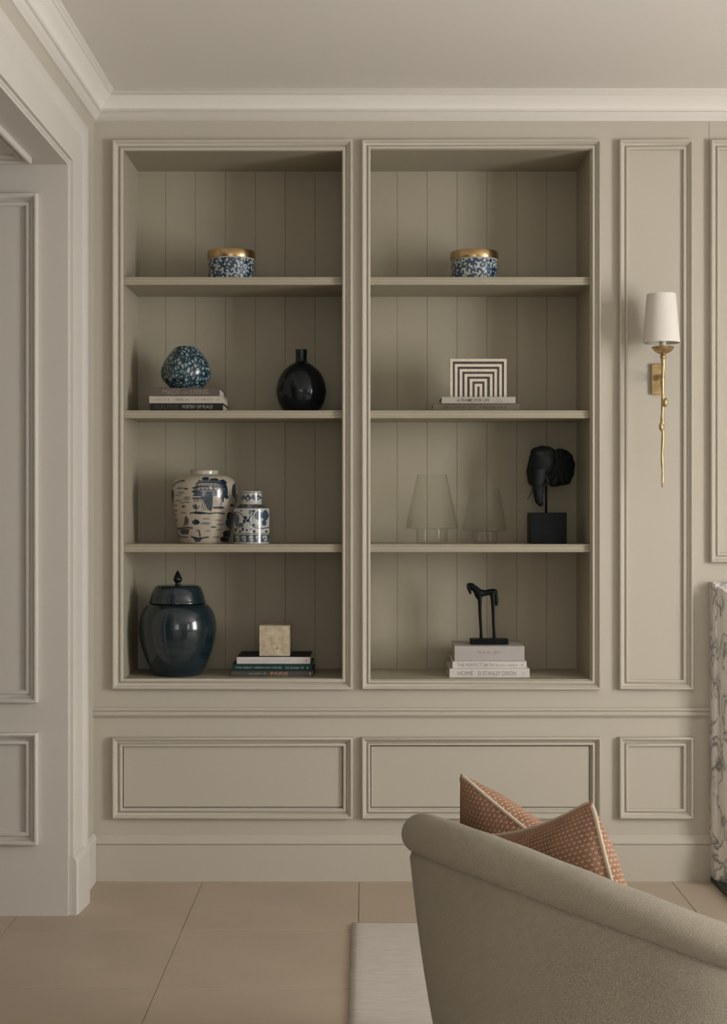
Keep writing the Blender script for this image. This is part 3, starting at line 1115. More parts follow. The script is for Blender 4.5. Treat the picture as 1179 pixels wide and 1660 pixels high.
# dark upper board of that book
box('back_board', P(384, 0, Yf + .004).x + 0.001, P(503, 0, Yf + .004).x - 0.0005, Yf + 0.009, Yf + 0.222, zC, zC + 0.0012, c_black, t)
zC += 0.0012

# bottom right stack
Yf = 0.045
t, z1 = book(729, 859, zf, 1084, Yf, 0.25, c_white2, 'white book titled HOME by D STANLEY DIXON', g)
title(t, 'HOME', 742, 767, 0.26, 0.72, zf, z1, Yf, i_grey)
title(t, 'D STANLEY DIXON', 776, 837, 0.26, 0.72, zf, z1, Yf, i_grey)
print_marks(t, 848, 852, 0.36, 0.62, zf, z1, Yf, i_grey, 33)
zb = z1 + 0.0002
t, z1 = book(734, 854, zb, 1072.3, Yf + 0.003, 0.235, c_white2, 'white book titled THE PERFECT BATH in the middle of its stack', g)
title(t, 'THE PERFECT BATH', 741, 801, 0.28, 0.74, zb, z1, Yf + 0.003, i_grey)
title(t, 'Barbara Sallick', 804, 840, 0.34, 0.64, zb, z1, Yf + 0.003, i_pale)
print_marks(t, 846, 850, 0.35, 0.65, zb, z1, Yf + 0.003, i_pale, 36)
zb = z1 + 0.0002
t, zD = book(737.5, 850.5, zb, 1047.5, Yf + 0.006, 0.23, c_lilac, 'thick lilac-grey book under the horse sculpture', g)
print_marks(t, 774, 815, 0.54, 0.64, zb, zD, Yf + 0.006, i_grey, 38)
print_marks(t, 787, 804, 0.41, 0.48, zb, zD, Yf + 0.006, i_grey, 39)
print_marks(t, 840, 842, 0.30, 0.62, zb, zD, Yf + 0.006, i_pale, 40)

# --- marbled vase
def prof_px(pts, cxpx, Yc, zbase, ybase, per=5):
    """[(half width px, y px)] bottom to top -> [(r, z)] standing on zbase"""
    s = (D + Yc) / F
    sp = smooth_path(pts, per)
    return [(max(w, 0) * s, zbase + (ybase - y) * s) for w, y in sp]

Yc = 0.155
cx = P(302, 0, Yc).x
pr = [(0, zA + 0.0003), ] + prof_px([(18, 630), (24, 628.5), (32, 621), (38.3, 614), (41, 604), (39, 594), (34.5, 583), (28.5, 574), (22.5, 567), (17.5, 562), (15, 560.5)], 302, Yc, zA + 0.0003, 630)
pr += [(r * 0.9, z) for r, z in ((pr[-1][0], pr[-1][1] - 0.002), (pr[-1][0] * 1.3, pr[-1][1] - 0.02), (pr[-1][0] * 2.0, pr[-1][1] - 0.06))] + [(0.0, zA + 0.03)]
v = lathe('marbled_vase', pr, cx, Yc, M_marbled, n=96, smooth_ang=60)
tag(v, 'squat blue and white marbled glass vase on a stack of three books', 'vase')

# --- dark bottle vase
Yc = 0.17
zb = shelf_z(1)
pr = [(0, zb)] + prof_px([(25, 665), (29, 662), (36, 650), (40, 636), (40.3, 626), (37, 611), (30, 598), (19, 588), (11.5, 583.5), (9.2, 580), (9, 572), (9.3, 564), (9.6, 562.5)], 488.5, Yc, zb, 665)
pr += [(pr[-1][0] * 0.8, pr[-1][1]), (pr[-1][0] * 0.75, pr[-1][1] - 0.04), (0, pr[-1][1] - 0.04)]
v = lathe('bottle_vase', pr, P(488.5, 0, Yc).x, Yc, M_navy2, n=80, smooth_ang=60)
tag(v, 'dark round bottle vase with short narrow neck', 'vase')

# --- striped frame block
t0 = P(730, 0, 0.09)
bl = thing('striped_frame', (P(775.5, 0, 0.09).x, 0.11, zB), 'dark and bone striped arch block on the book A FRAME FOR LIFE', 'ornament')
def zx(zx_, zy_):            # zoom coordinates of the detail view -> photo pixels
    return 690 + zx_ / 6.55, 560 + zy_ / 6.55
s9 = (D + 0.09) / F
zB += 0.0003
lx = [262, 312, 363, 415, 470, 522]
rx = [862, 812, 760, 712, 655, 603]
ty = [135, 190, 243, 295, 347, 400]
bxx = lambda u: P(690 + u / 6.55, 0, 0.09).x
bzz = lambda v_: zB + (545 - v_) / 6.55 * s9
box('core', bxx(266), bxx(858), 0.0925, 0.128, zB, bzz(139), M_horn, bl)
sw = 28 / 6.55 * s9
for k in range(6):
    a, b, c = bxx(lx[k]), bxx(rx[k]), bzz(ty[k])
    bm = bmesh.new()
    back = 0.131 if k == 0 else 0.0924
    add_prism(bm, [(a, zB), (a, c), (b, c), (b, zB), (b - sw, zB), (b - sw, c - sw), (a + sw, c - sw), (a + sw, zB)], 'Y', 0.09, back)
    obj('stripe', bm, M_bone, bl)

# --- ginger jar painted with a pagoda
def shapes_paint(shapes, bg, ox, oy, sc, cxpx, Yc, zbase, ybase, extra=None):
    s = (D + Yc) / F
    def f(th, r, z):
        px = cxpx + r * math.sin(th) / s
        py = ybase - (z - zbase) / s
        u, v_ = (px - ox) * sc, (py - oy) * sc
        c = bg
        for sh in shapes:
            k, col = sh[0], sh[1]
            if k == 'e':
                d = ((u - sh[2]) / sh[4]) ** 2 + ((v_ - sh[3]) / sh[5]) ** 2
                if d < 1.25:
                    wob = noise.noise(Vector((u * 0.05, v_ * 0.05, 1.0))) * 0.35
                    c = lerp(c, col, (1.05 + wob - d) * 4)
            elif k == 'p':
                poly = sh[2]
                ins = False
                j = len(poly) - 1
                for i in range(len(poly)):
                    xi, yi = poly[i]; xj, yj = poly[j]
                    if (yi > v_) != (yj > v_) and u < (xj - xi) * (v_ - yi) / (yj - yi) + xi:
                        ins = not ins
                    j = i
                if ins:
                    c = lerp(c, col, 0.9 + 0.3 * noise.noise(Vector((u * 0.06, v_ * 0.06, 4.0))))
            elif k == 's':
                w = sh[2]
                pl_ = sh[3]
                best = 1e9
                for (x1, y1), (x2, y2) in zip(pl_[:-1], pl_[1:]):
                    dx, dy = x2 - x1, y2 - y1
                    tt = max(0, min(1, ((u - x1) * dx + (v_ - y1) * dy) / (dx * dx + dy * dy + 1e-9)))
                    best = min(best, math.hypot(u - x1 - tt * dx, v_ - y1 - tt * dy))
                if best < w:
                    c = lerp(c, col, (w - best) / w * 2.5)
            elif k == 'h':      # hatch inside a box
                if sh[2] < u < sh[3] and sh[4] < v_ < sh[5] and math.sin(u * sh[6] + v_ * sh[7]) > sh[8]:
                    c = lerp(c, col, 0.9)
        return extra(c, u, v_) if extra else c
    return f
DK = (0.010, 0.020, 0.036, 1)
MD = (0.035, 0.065, 0.10, 1)
LT = (0.17, 0.17, 0.165, 1)
BG = (0.42, 0.375, 0.30, 1)
J = []
rnd = random.Random(12)
for (x, y, w, h_) in ((220, 310, 40, 9), (225, 352, 45, 9), (290, 395, 35, 8), (285, 412, 36, 9), (195, 375, 35, 8), (200, 425, 36, 8), (160, 470, 34, 9), (240, 445, 30, 7), (165, 520, 30, 9),
                      (250, 540, 34, 8), (155, 560, 25, 8), (160, 610, 26, 9), (465, 598, 40, 7), (460, 640, 46, 14), (580, 610, 40, 7), (590, 650, 40, 7), (240, 770, 60, 12), (180, 755, 30, 9),
                      (560, 770, 40, 9), (480, 710, 30, 6), (290, 440, 30, 8), (580, 700, 30, 6)):
    J.append(('e', LT, x, y, w, h_))
J += [('e', DK, 278, 315, 24, 9), ('e', DK, 252, 481, 22, 10), ('s', DK, 9, [(135, 292), (165, 262), (205, 245), (258, 237)]), ('e', DK, 130, 375, 22, 66), ('e', DK, 118, 465, 14, 40), ('s', MD, 7, [(120, 445), (150, 440)]),
      ('e', DK, 126, 555, 9, 16), ('e', DK, 715, 330, 18, 75), ('e', DK, 740, 420, 16, 60), ('e', DK, 700, 470, 20, 14)]
# pagoda
J += [('e', DK, 462, 222, 34, 20), ('e', DK, 540, 236, 46, 22), ('e', DK, 612, 262, 42, 36), ('e', DK, 640, 335, 26, 66), ('e', DK, 655, 392, 16, 24), ('e', DK, 620, 400, 12, 46)]
J += [('p', MD, [(398, 232), (600, 236), (612, 262), (375, 266)]), ('s', DK, 7, [(372, 270), (430, 256), (600, 262), (640, 276)]),
      ('p', MD, [(385, 275), (610, 270), (630, 296), (362, 300)]), ('h', BG, 395, 600, 282, 294, 0.22, 0, 0.55), ('s', DK, 9, [(348, 308), (420, 296), (610, 300), (648, 312)]),
      ('p', MD, [(362, 312), (640, 308), (640, 335), (350, 338)]), ('h', BG, 380, 600, 305, 324, 0.16, 0, 0.62), ('s', DK, 10, [(345, 342), (450, 350), (600, 346)]),
      ('p', MD, [(355, 345), (605, 352), (602, 372), (358, 376)]), ('s', DK, 6, [(350, 378), (600, 374)]), ('e', (0.5, 0.46, 0.38, 1), 512, 306, 9, 16),
      ('p', MD, [(425, 385), (532, 380), (528, 450), (510, 522), (486, 498), (455, 440)]), ('h', DK, 430, 530, 385, 515, 0.35, 0.08, 0.2), ('s', DK, 4, [(425, 385), (455, 440), (486, 498), (510, 522)]), ('s', DK, 4, [(532, 380), (528, 450), (510, 522)]),
      ('s', DK, 7, [(345, 404), (428, 402)]), ('h', DK, 355, 425, 400, 440, 0.42, 0, 0.0), ('e', (0.36, 0.33, 0.28, 1), 568, 450, 34, 40), ('s', DK, 5, [(600, 372), (606, 470)]),
      ('s', DK, 8, [(320, 545), (370, 534), (430, 536), (500, 548), (560, 540), (630, 548)]), ('e', DK, 580, 492, 56, 13), ('e', DK, 420, 546, 70, 8), ('s', DK, 5, [(375, 525), (372, 455)]), ('s', DK, 6, [(348, 470), (355, 495), (375, 500)]), ('s', DK, 5, [(408, 475), (395, 498), (376, 505)]),
      ('e', MD, 372, 480, 16, 20)]
# boats and lower scene
J += [('p', DK, [(262, 580), (280, 570), (302, 600), (298, 650), (250, 650)]), ('e', DK, 370, 628, 38, 28), ('e', DK, 535, 674, 26, 9), ('s', DK, 9, [(168, 695), (230, 684), (300, 678), (335, 684)]), ('p', DK, [(200, 695), (310, 690), (290, 745), (220, 742)]),
      ('s', MD, 6, [(240, 660), (280, 655)]), ('s', DK, 8, [(325, 765), (400, 780), (485, 768)]), ('p', DK, [(335, 772), (440, 775), (405, 812), (365, 815)]), ('s', DK, 8, [(395, 700), (404, 730), (408, 760)]), ('s', DK, 5, [(375, 700), (378, 716)]),
      ('e', DK, 680, 590, 30, 60), ('e', DK, 650, 740, 40, 34), ('e', DK, 620, 790, 36, 26), ('e', DK, 690, 680, 24, 50), ('e', MD, 660, 640, 22, 40)]
Yc = 0.20
zb = shelf_z(2)
cxp = 331.5
pr = [(0, zb)] + prof_px([(38, 881), (40, 878.5), (42, 870), (46, 850), (50, 830), (52.8, 812), (53.6, 799), (51.5, 786), (45.5, 776), (36, 770.8), (26, 769.3)], cxp, Yc, zb, 881, 6)
ztop = pr[-1][1]
s = (D + Yc) / F
pr += [(23.2 * s, ztop + 0.0005), (23.0 * s, ztop + 4.5 * s), (23.8 * s, ztop + 6.0 * s), (22.5 * s, ztop + 6.5 * s), (20 * s, ztop + 6 * s), (19 * s, ztop - 0.02), (0, ztop - 0.03)]
pr = resample(pr, 0.0014)
def neck_white(c, u, v_):
    return (0.46, 0.43, 0.36, 1) if v_ < 180 or v_ > 818 else c
gj = lathe('ginger_jar', pr, P(cxp, 0, Yc).x, Yc, M_porcelain, n=440, paint=shapes_paint(J, BG, 260, 740, 5.895, cxp, Yc, zb, 881, neck_white), smooth_ang=60)
tag(gj, 'round white ginger jar painted with a blue pagoda landscape', 'jar')

# --- small blue and white tea jar
T = [('e', MD, 740, 600, 28, 60), ('e', MD, 770, 650, 40, 22), ('s', DK, 5, [(710, 530), (750, 528), (790, 550), (820, 590), (845, 605), (870, 580), (905, 545)]), ('s', DK, 5, [(710, 690), (760, 680), (800, 650), (825, 600)]),
     ('e', DK, 825, 580, 20, 14), ('e', DK, 815, 615, 16, 18), ('e', DK, 850, 612, 18, 10), ('e', MD, 720, 560, 14, 30), ('e', MD, 745, 645, 20, 30), ('e', DK, 800, 690, 12, 22), ('e', DK, 775, 712, 16, 12), ('e', DK, 730, 700, 14, 16),
     ('s', DK, 6, [(900, 540), (868, 570), (862, 610), (880, 650), (920, 675), (980, 685), (1040, 675)]), ('s', MD, 4, [(915, 560), (890, 590), (890, 620), (905, 645), (950, 662)]), ('e', MD, 950, 560, 36, 44), ('e', MD, 1010, 560, 30, 54),
     ('e', MD, 1000, 630, 22, 30), ('e', DK, 890, 520, 30, 16), ('e', DK, 905, 650, 14, 10), ('e', DK, 910, 710, 14, 14), ('e', DK, 840, 700, 10, 10), ('e', DK, 880, 690, 10, 10), ('e', DK, 1020, 712, 12, 10), ('e', DK, 870, 540, 12, 10), ('e', DK, 785, 515, 10, 8),
     ('p', DK, [(600, 742), (1150, 742), (1150, 812), (600, 812)]), ('s', DK, 4, [(600, 732), (1150, 732)])]
for x in (745, 812, 880, 945, 1005):
    T += [('e', (0.34, 0.36, 0.38, 1), x, 768, 22, 18), ('e', (0.3, 0.33, 0.36, 1), x + 8, 792, 18, 14), ('e', MD, x, 776, 7, 9)]
T += [('p', DK, [(600, 455), (1150, 455), (1150, 492), (600, 492)]), ('e', LT, 860, 476, 24, 18), ('s', MD, 12, [(780, 395), (800, 375), (820, 400), (845, 370), (870, 400), (895, 372), (915, 400), (940, 375), (970, 395)]),
      ('s', DK, 6, [(780, 415), (810, 395), (840, 420), (880, 392), (920, 418), (960, 395)]), ('s', DK, 4, [(600, 345), (1150, 345)])]
Yc = 0.108
zb = shelf_z(2)
cxp = 408
sp_ = (D + Yc) / F
raw = [(0, 881), (28, 881), (29, 880), (29, 824.5), (28, 823), (22, 820), (17, 816.5), (16.2, 815), (16.6, 812), (16.6, 797.5), (15.8, 796), (12, 795.8), (0, 795.8)]
pr = resample([(w * sp_, zb + (881 - y) * sp_) for w, y in raw], 0.0012)
TBG = (0.42, 0.43, 0.40, 1)
tj = lathe('tea_jar', pr, P(cxp, 0, Yc).x, Yc, M_porcelain, n=340, paint=shapes_paint(T, TBG, 260, 740, 5.895, cxp, Yc, zb, 881), smooth_ang=45)
tag(tj, 'small cylindrical blue and white tea jar beside the ginger jar', 'jar')

# --- glass hurricanes
def hurricane(cxp, tw, bw_, fw_, yt, yb_, label):
    Yc = 0.17
    s = (D + Yc) / F
    zb = shelf_z(2)
    cx = P(cxp, 0, Yc).x
    z = lambda y: zb + (881 - y) * s
    th = 0.0028
    t = thing('hurricane_lamp', (cx, Yc, zb), label, 'candle holder', 'clear glass hurricanes')
    rt, rb, rf = tw * s, bw_ * s, fw_ * s
    prof = [(0, zb + 0.0003), (rf - 0.002, zb + 0.0003), (rf, zb + 0.003), (rf, z(yb_ + 3)), (rf + 0.003, z(yb_ + 1)), (rb - 0.003, z(yb_) - 0.001), (rb, z(yb_) + 0.001), (rb - 0.001, z(yb_) + 0.004), (rt, z(yt) - 0.001), (rt - th / 2, z(yt)),
            (rt - th, z(yt) - 0.001), (rb - th - 0.002, z(yb_) + 0.004), (rb - th - 0.004, z(yb_) + 0.0025), (rf - th, z(yb_) + 0.001), (rf - th, zb + 0.009), (0, zb + 0.008)]
    lathe('glass', prof, cx, Yc, M_glass, t, n=72, smooth_ang=50)
    return t
hurricane(700.5, 24, 43.5, 25.5, 769, 857, 'taller clear glass hurricane with flared body')
hurricane(786, 24, 36.5, 21, 793, 861, 'shorter clear glass hurricane beside the elephant head')

# --- elephant head on a block
Ye = 0.16
zb = shelf_z(2)
se = (D + Ye) / F
def EP(zx_, zy_, y=0.0):      # detail-view coordinates (830,700, x8.3)
    q = P(830 + zx_ / 8.3, 700 + zy_ / 8.3, Ye)
    return Vector((q.x, Ye + y, q.z))
el = thing('elephant_head', (EP(470, 0).x, Ye, zb), 'black elephant head sculpture on a square block', 'sculpture')
a, b = EP(230, 0), EP(712, 1088)
box('block', a.x, b.x, Ye - 0.06, Ye + 0.06, zb + 0.0002, b.z, M_black, el, bevel=0.0015)
bm = bmesh.new()
p0 = EP(462, 1088)
add_tube(bm, [(p0.x, Ye, b.z - 0.001), (p0.x, Ye, EP(0, 640).z)], 0.0045, 12)
obj('post', bm, M_black, el, smooth=True)
bm = bmesh.new()
def ball(bm, c, rx_, ry_, rz_, rot=0):
    bmesh.ops.create_uvsphere(bm, u_segments=24, v_segments=16, radius=1.0, matrix=Matrix.Translation(c) @ Matrix.Rotation(rot, 4, 'Y') @ Matrix.Diagonal((rx_, ry_, rz_, 1)))
u8 = se / 8.3
ball(bm, EP(410, 400, 0.0), 185 * u8, 170 * u8, 215 * u8, 0.12)
ball(bm, EP(350, 300, -0.012), 110 * u8, 120 * u8, 90 * u8, 0.4)
ball(bm, EP(470, 290, 0.0), 120 * u8, 130 * u8, 95 * u8)
ball(bm, EP(350, 560, -0.01), 125 * u8, 120 * u8, 150 * u8)
ball(bm, EP(500, 560, 0.01), 70 * u8, 80 * u8, 110 * u8)
ball(bm, EP(275, 640, -0.028), 42 * u8, 40 * u8, 60 * u8, 0.2)
ball(bm, EP(455, 650, -0.028), 42 * u8, 40 * u8, 70 * u8, -0.2)
add_tube(bm, [EP(355, 520, -0.02), EP(345, 640, -0.028), EP(340, 740, -0.032), EP(345, 850, -0.030), EP(360, 940, -0.024), EP(385, 965, -0.012), EP(410, 960, 0.0)],
         [120 * u8, 98 * u8, 78 * u8, 66 * u8, 54 * u8, 42 * u8, 26 * u8], 16)
hd_ = obj('head', bm, M_elephant, el, smooth=True)
rm = hd_.modifiers.new('remesh', 'REMESH'); rm.mode = 'VOXEL'; rm.voxel_size = 0.0022; rm.use_smooth_shade = True
sm = hd_.modifiers.new('smooth', 'SMOOTH'); sm.factor = 0.6; sm.iterations = 10
# trunk rings
bm = bmesh.new()
for k in range(9):
    y_ = 560 + k * 42
    w_ = 108 - k * 7
    c = EP(350 - k * 1.5, y_, -0.026 - 0.0008 * k)
    arc = [(c.x + w_ * u8 * math.sin(q), c.y - (w_ * 0.86) * u8 * math.cos(q), c.z - 10 * u8 * math.cos(q)) for q in [(-1.2 + 2.4 * i / 12) for i in range(13)]]
    add_tube(bm, arc, [0.0006 + 0.0010 * math.sin(math.pi * i / 12) for i in range(13)], 6)
obj('trunk_wrinkles', bm, M_elephant, hd_, smooth=True)
# ears: outline fan with thickness and folds
def ear(outline, cen, y0, y1, nm='ear'):
    out = smooth_path(outline + [outline[0]], 5)[:-1]
    bm = bmesh.new()
    rings = []
    for k, fr in enumerate((1.0, 0.75, 0.5, 0.25)):
        ring = []
        for i, (zx_, zy_) in enumerate(out):
            X = cen[0] + (zx_ - cen[0]) * fr
            Z_ = cen[1] + (zy_ - cen[1]) * fr
            tt = (X - cen[2]) / (cen[3] - cen[2])
            fold = 0.003 * math.sin(i * 0.9) * fr
            ring.append((X, Z_, y0 + (y1 - y0) * tt + fold))
        rings.append(ring)
    for side in (0, 1):
        prev = None
        for k, ring in enumerate(rings):
            row = [bm.verts.new(EP(X, Z_, yy + (0.0035 + 0.0012 * k) * (1 if side else -1) * (0.35 if k == 0 else 1))) for X, Z_, yy in ring]
            if prev:
                n = len(row)
                for i in range(n):
                    bm.faces.new((prev[i], prev[(i + 1) % n], row[(i + 1) % n], row[i]))
            else:
                if side == 0: rim0 = row
                else:
                    n = len(row)
                    for i in range(n):
                        bm.faces.new((rim0[i], rim0[(i + 1) % n], row[(i + 1) % n], row[i]))
            prev = row
        bm.faces.new(prev)
    bmesh.ops.recalc_face_normals(bm, faces=bm.faces)
    return obj(nm, bm, M_elephant, el, smooth=True)
ear([(530, 290), (600, 235), (660, 225), (740, 240), (790, 275), (835, 310), (850, 370), (875, 440), (860, 500), (860, 565), (825, 630), (800, 690), (740, 712), (660, 725), (540, 740), (490, 690), (500, 560), (500, 400)],
    (640, 480, 500, 880), -0.012, 0.045)
ear([(300, 300), (262, 330), (240, 420), (225, 520), (232, 620), (250, 700), (300, 720), (330, 600), (330, 420)], (290, 500, 340, 220), 0.0, 0.07)
for pts_ in ([(268, 660, -0.03), (262, 780, -0.045), (228, 850, -0.055), (185, 912, -0.062)], [(455, 640, -0.038), (442, 700, -0.055), (410, 740, -0.066), (375, 775, -0.074)]):
    bm = bmesh.new()
    sp_t = smooth_path([(*EP(*q),) for q in pts_], 4)
    n = len(sp_t)
    add_tube(bm, sp_t, [0.0045 * (1 - 0.72 * i / (n - 1)) for i in range(n)], 10)
    obj('tusk', bm, M_elephant, hd_, smooth=True)
for q in (EP(262, 560, -0.052), EP(440, 560, -0.046)):
    bm = bmesh.new()
    ball(bm, q, 0.003, 0.003, 0.002)
    obj('eye', bm, M_black, hd_, smooth=True)

# --- big navy lidded jar
Yc = 0.155
s = (D + Yc) / F
zb = shelf_z(3)
cxp = 288.2
ybase = 820 + (H - zb) / s
t = thing('temple_jar', (P(cxp, 0, Yc).x, Yc, zb), 'large navy glazed lidded jar on the lowest shelf', 'jar')
pr = [(0, zb)] + prof_px([(37, 1094), (39.5, 1093), (41, 1090), (47, 1078), (54, 1060), (60, 1040), (62.7, 1022), (62, 1007), (57.5, 992), (50, 982), (44, 978)], cxp, Yc, zb, 1094, 5)
pr += [(pr[-1][0] * 0.9, pr[-1][1] + 0.001), (0, pr[-1][1] + 0.001)]
zl = pr[-1][1]
lathe('body', pr, P(cxp, 0, Yc).x, Yc, M_navy, t, n=80, smooth_ang=60)
L_ = lambda w, y: (w * s, zl + (977.5 - y) * s)
pr = [(0, zl + 0.0002)] + [L_(43, 977.4), L_(46.0, 977.0), L_(46.2, 975.5)] + [(w * s, zl + (977.5 - y) * s) for w, y in smooth_path([(44.8, 974), (43, 966), (40, 957.5), (36.5, 951.5), (31, 948.8), (20, 948), (6, 947.5)], 4)] + [(0, L_(0, 947.4)[1])]
lathe('lid', pr, P(cxp, 0, Yc).x, Yc, M_navy, t, n=80, smooth_ang=60)
pr = [(0, L_(0, 948)[1])] + [(w * s, zl + (977.5 - y) * s) for w, y in smooth_path([(4.4, 948), (4.0, 945.5), (4.6, 944), (6.6, 942), (7.2, 939.5), (6.2, 936), (4.2, 931.5), (2.0, 927.5), (0.6, 925.5)], 4)] + [(0, L_(0, 925.2)[1])]
lathe('finial', pr, P(cxp, 0, Yc).x, Yc, M_navy2, t, n=32, smooth_ang=60)

# --- stone cube on books
Yq = 0.115
q0, q1 = P(420.5, 0, Yq), P(470, 0, Yq)
w_ = q1.x - q0.x
cu = thing('stone_cube', ((q0.x + q1.x) / 2, Yq + w_ / 2, zC), 'pale carved stone cube box on a stack of books', 'ornament')
zC += 0.0002
box('body', q0.x, q1.x, Yq, Yq + w_, zC, zC + w_, M_trav, cu, bevel=0.0012)
bm = bmesh.new()
hh = w_
for (u0, u1, v0, v1) in ((0.10, 0.46, 0.84, 0.88), (0.54, 0.92, 0.84, 0.88), (0.10, 0.14, 0.50, 0.84), (0.20, 0.38, 0.70, 0.74), (0.34, 0.38, 0.52, 0.70), (0.44, 0.48, 0.36, 0.80), (0.56, 0.60, 0.50, 0.84), (0.66, 0.86, 0.70, 0.74),
                         (0.66, 0.70, 0.46, 0.66), (0.78, 0.92, 0.56, 0.60), (0.10, 0.36, 0.40, 0.44), (0.16, 0.20, 0.16, 0.40), (0.28, 0.60, 0.24, 0.28), (0.56, 0.60, 0.10, 0.36), (0.66, 0.92, 0.40, 0.44), (0.72, 0.76, 0.16, 0.40), (0.84, 0.88, 0.10, 0.34), (0.30, 0.34, 0.10, 0.20)):
    add_box(bm, q0.x + u0 * hh, q0.x + u1 * hh, Yq - 0.0008, Yq + 0.0004, zC + v0 * hh, zC + v1 * hh)
obj('carved_relief', bm, M_trav, cu)

# --- horse sculpture
Yh = 0.14
zD += 0.0002
sh_ = (D + Yh) / F
def HP(zx_, zy_, y=0.0):
    px, py = 710 + zx_ / 6.55, 930 + zy_ / 6.55
    return Vector((P(px, 0, Yh).x, Yh + y, zD + (1047 - 0.9 - py) * sh_ * 1.0))
ho = thing('horse_sculpture', (HP(540, 0).x, Yh, zD), 'slim black bronze horse sculpture standing on stacked books', 'sculpture')
a, b = HP(342, 762), HP(742, 703)
box('base', a.x, b.x, Yh - 0.03, Yh + 0.03, zD, b.z, M_black, ho, bevel=0.0015)
u6 = sh_ / 6.55
bm = bmesh.new()
def limb(pts_, rad_, n=14):
    sp = smooth_path([(*HP(*p), r * u6) for p, r in zip(pts_, rad_)], 4)
    add_tube(bm, [q[:3] for q in sp], [q[3] for q in sp], n)
limb([(350, 140, 0), (395, 175, 0), (440, 220, 0), (500, 218, 0), (560, 210, 0), (605, 210, 0), (618, 215, 0)], [26, 36, 46, 32, 34, 34, 24])
limb([(312, 128, 0), (345, 128, 0), (375, 145, 0)], [10, 18, 26])
limb([(318, 130, 0), (330, 165, 0), (342, 205, 0), (350, 230, 0)], [16, 20, 16, 11])
limb([(405, 180, 0), (425, 235, 0), (440, 280, 0)], [30, 36, 24])
for sy in (-0.011, 0.011):
    limb([(440, 250, sy * 0.5), (446, 310, sy), (448, 420, sy), (455, 560, sy), (460, 640, sy), (462, 712, sy)], [26, 19, 16, 14, 14, 19])
    limb([(580, 220, sy * 0.5), (583, 290, sy), (588, 420, sy), (592, 560, sy), (598, 640, sy), (602, 712, sy)], [30, 20, 14, 13, 14, 19])
limb([(612, 200, 0.0), (622, 260, 0.0), (624, 310, 0.0), (622, 355, 0.0)], [20, 16, 18, 14])
hb = obj('horse', bm, M_black, ho, smooth=True)
rm = hb.modifiers.new('remesh', 'REMESH'); rm.mode = 'VOXEL'; rm.voxel_size = 0.0013; rm.use_smooth_shade = True
sm = hb.modifiers.new('smooth', 'SMOOTH'); sm.factor = 0.5; sm.iterations = 4

# ================================================================== RUG
RT = 0.014
rx0 = (571 - VX) * (H / 673.0)
ry1 = -(D - F * (H - RT) / 673.0)
bm = bmesh.new()
nx, ny = 130, 130
rw, rl = 2.6, 3.3
rows = []
for j in range(ny + 1):
    row = []
    for i in range(nx + 1):
        # denser near the edges
        u, v_ = i / nx, j / ny
        x, y = rx0 + u * rw, ry1 - v_ * rl
        e = min(u * rw, (1 - u) * rw, v_ * rl, (1 - v_) * rl)
        if i in (0, nx): x += 0.003 * noise.noise(Vector((3.0, y * 9, 0)))
        if j in (0, ny): y += 0.003 * noise.noise(Vector((x * 9, 5.0, 0)))
        z = RT - (0.005 if e < 0.001 else 0) + 0.0009 * noise.noise(Vector((x * 14, y * 14, 2)))
        row.append(bm.verts.new((x, y, z)))
    rows.append(row)
for j in range(ny):
    for i in range(nx):
        bm.faces.new((rows[j][i], rows[j + 1][i], rows[j + 1][i + 1], rows[j][i + 1]))
bnd = [e for e in bm.edges if e.is_boundary]
ex = bmesh.ops.extrude_edge_only(bm, edges=bnd)
for v in [g_ for g_ in ex['geom'] if isinstance(g_, bmesh.types.BMVert)]:
    v.co.z = 0.0004
bmesh.ops.recalc_face_normals(bm, faces=bm.faces)
rug = obj('rug', bm, M_rug, smooth=True)
tag(rug, 'plain pale grey-beige rug on the tiled floor', 'rug')

# ================================================================== CHAIR
CC = Vector((0.57, -(D - 3.25), 0))       # centre of the tub
FA = math.radians(30)                       # facing, away and to the right
RO = 0.44                                  # roll centre line
uf = Vector((math.cos(FA), math.sin(FA), 0))
vf = Vector((-math.sin(FA), math.cos(FA), 0))
ARM = 0.30
ch = thing('tub_armchair', (CC.x, CC.y, RT), 'beige woven tub armchair with rolled sloping top', 'armchair')
def top_z(q):
    """q = path distance from the apex"""
    q = abs(q)
    tab = [(0.0, 0.779), (0.10, 0.775), (0.20, 0.760), (0.32, 0.730), (0.44, 0.690), (0.56, 0.642), (0.68, 0.595), (0.80, 0.562), (1.0, 0.55)]
    for (a, za), (b, zb_) in zip(tab[:-1], tab[1:]):
        if q <= b:
            t = (q - a) / (b - a)
            t = t
            return za + (zb_ - za) * t
    return tab[-1][1]
path = []          # (point, outward normal, q)
NS = 72
half = math.pi / 2 * RO
tot = half + ARM
for i in range(NS + 1):
    q = -tot + 2 * tot * i / NS
    aq = abs(q)
    sg = 1 if q > 0 else -1
    if aq <= half:
        an = q / RO
        n_ = (-uf * math.cos(an) - vf * math.sin(an))
        p = CC + n_ * RO
    else:
        n_ = -vf * sg
        p = CC + n_ * RO + uf * (aq - half)
    path.append((p, n_, q))
ZB = 0.13
RR = 0.046
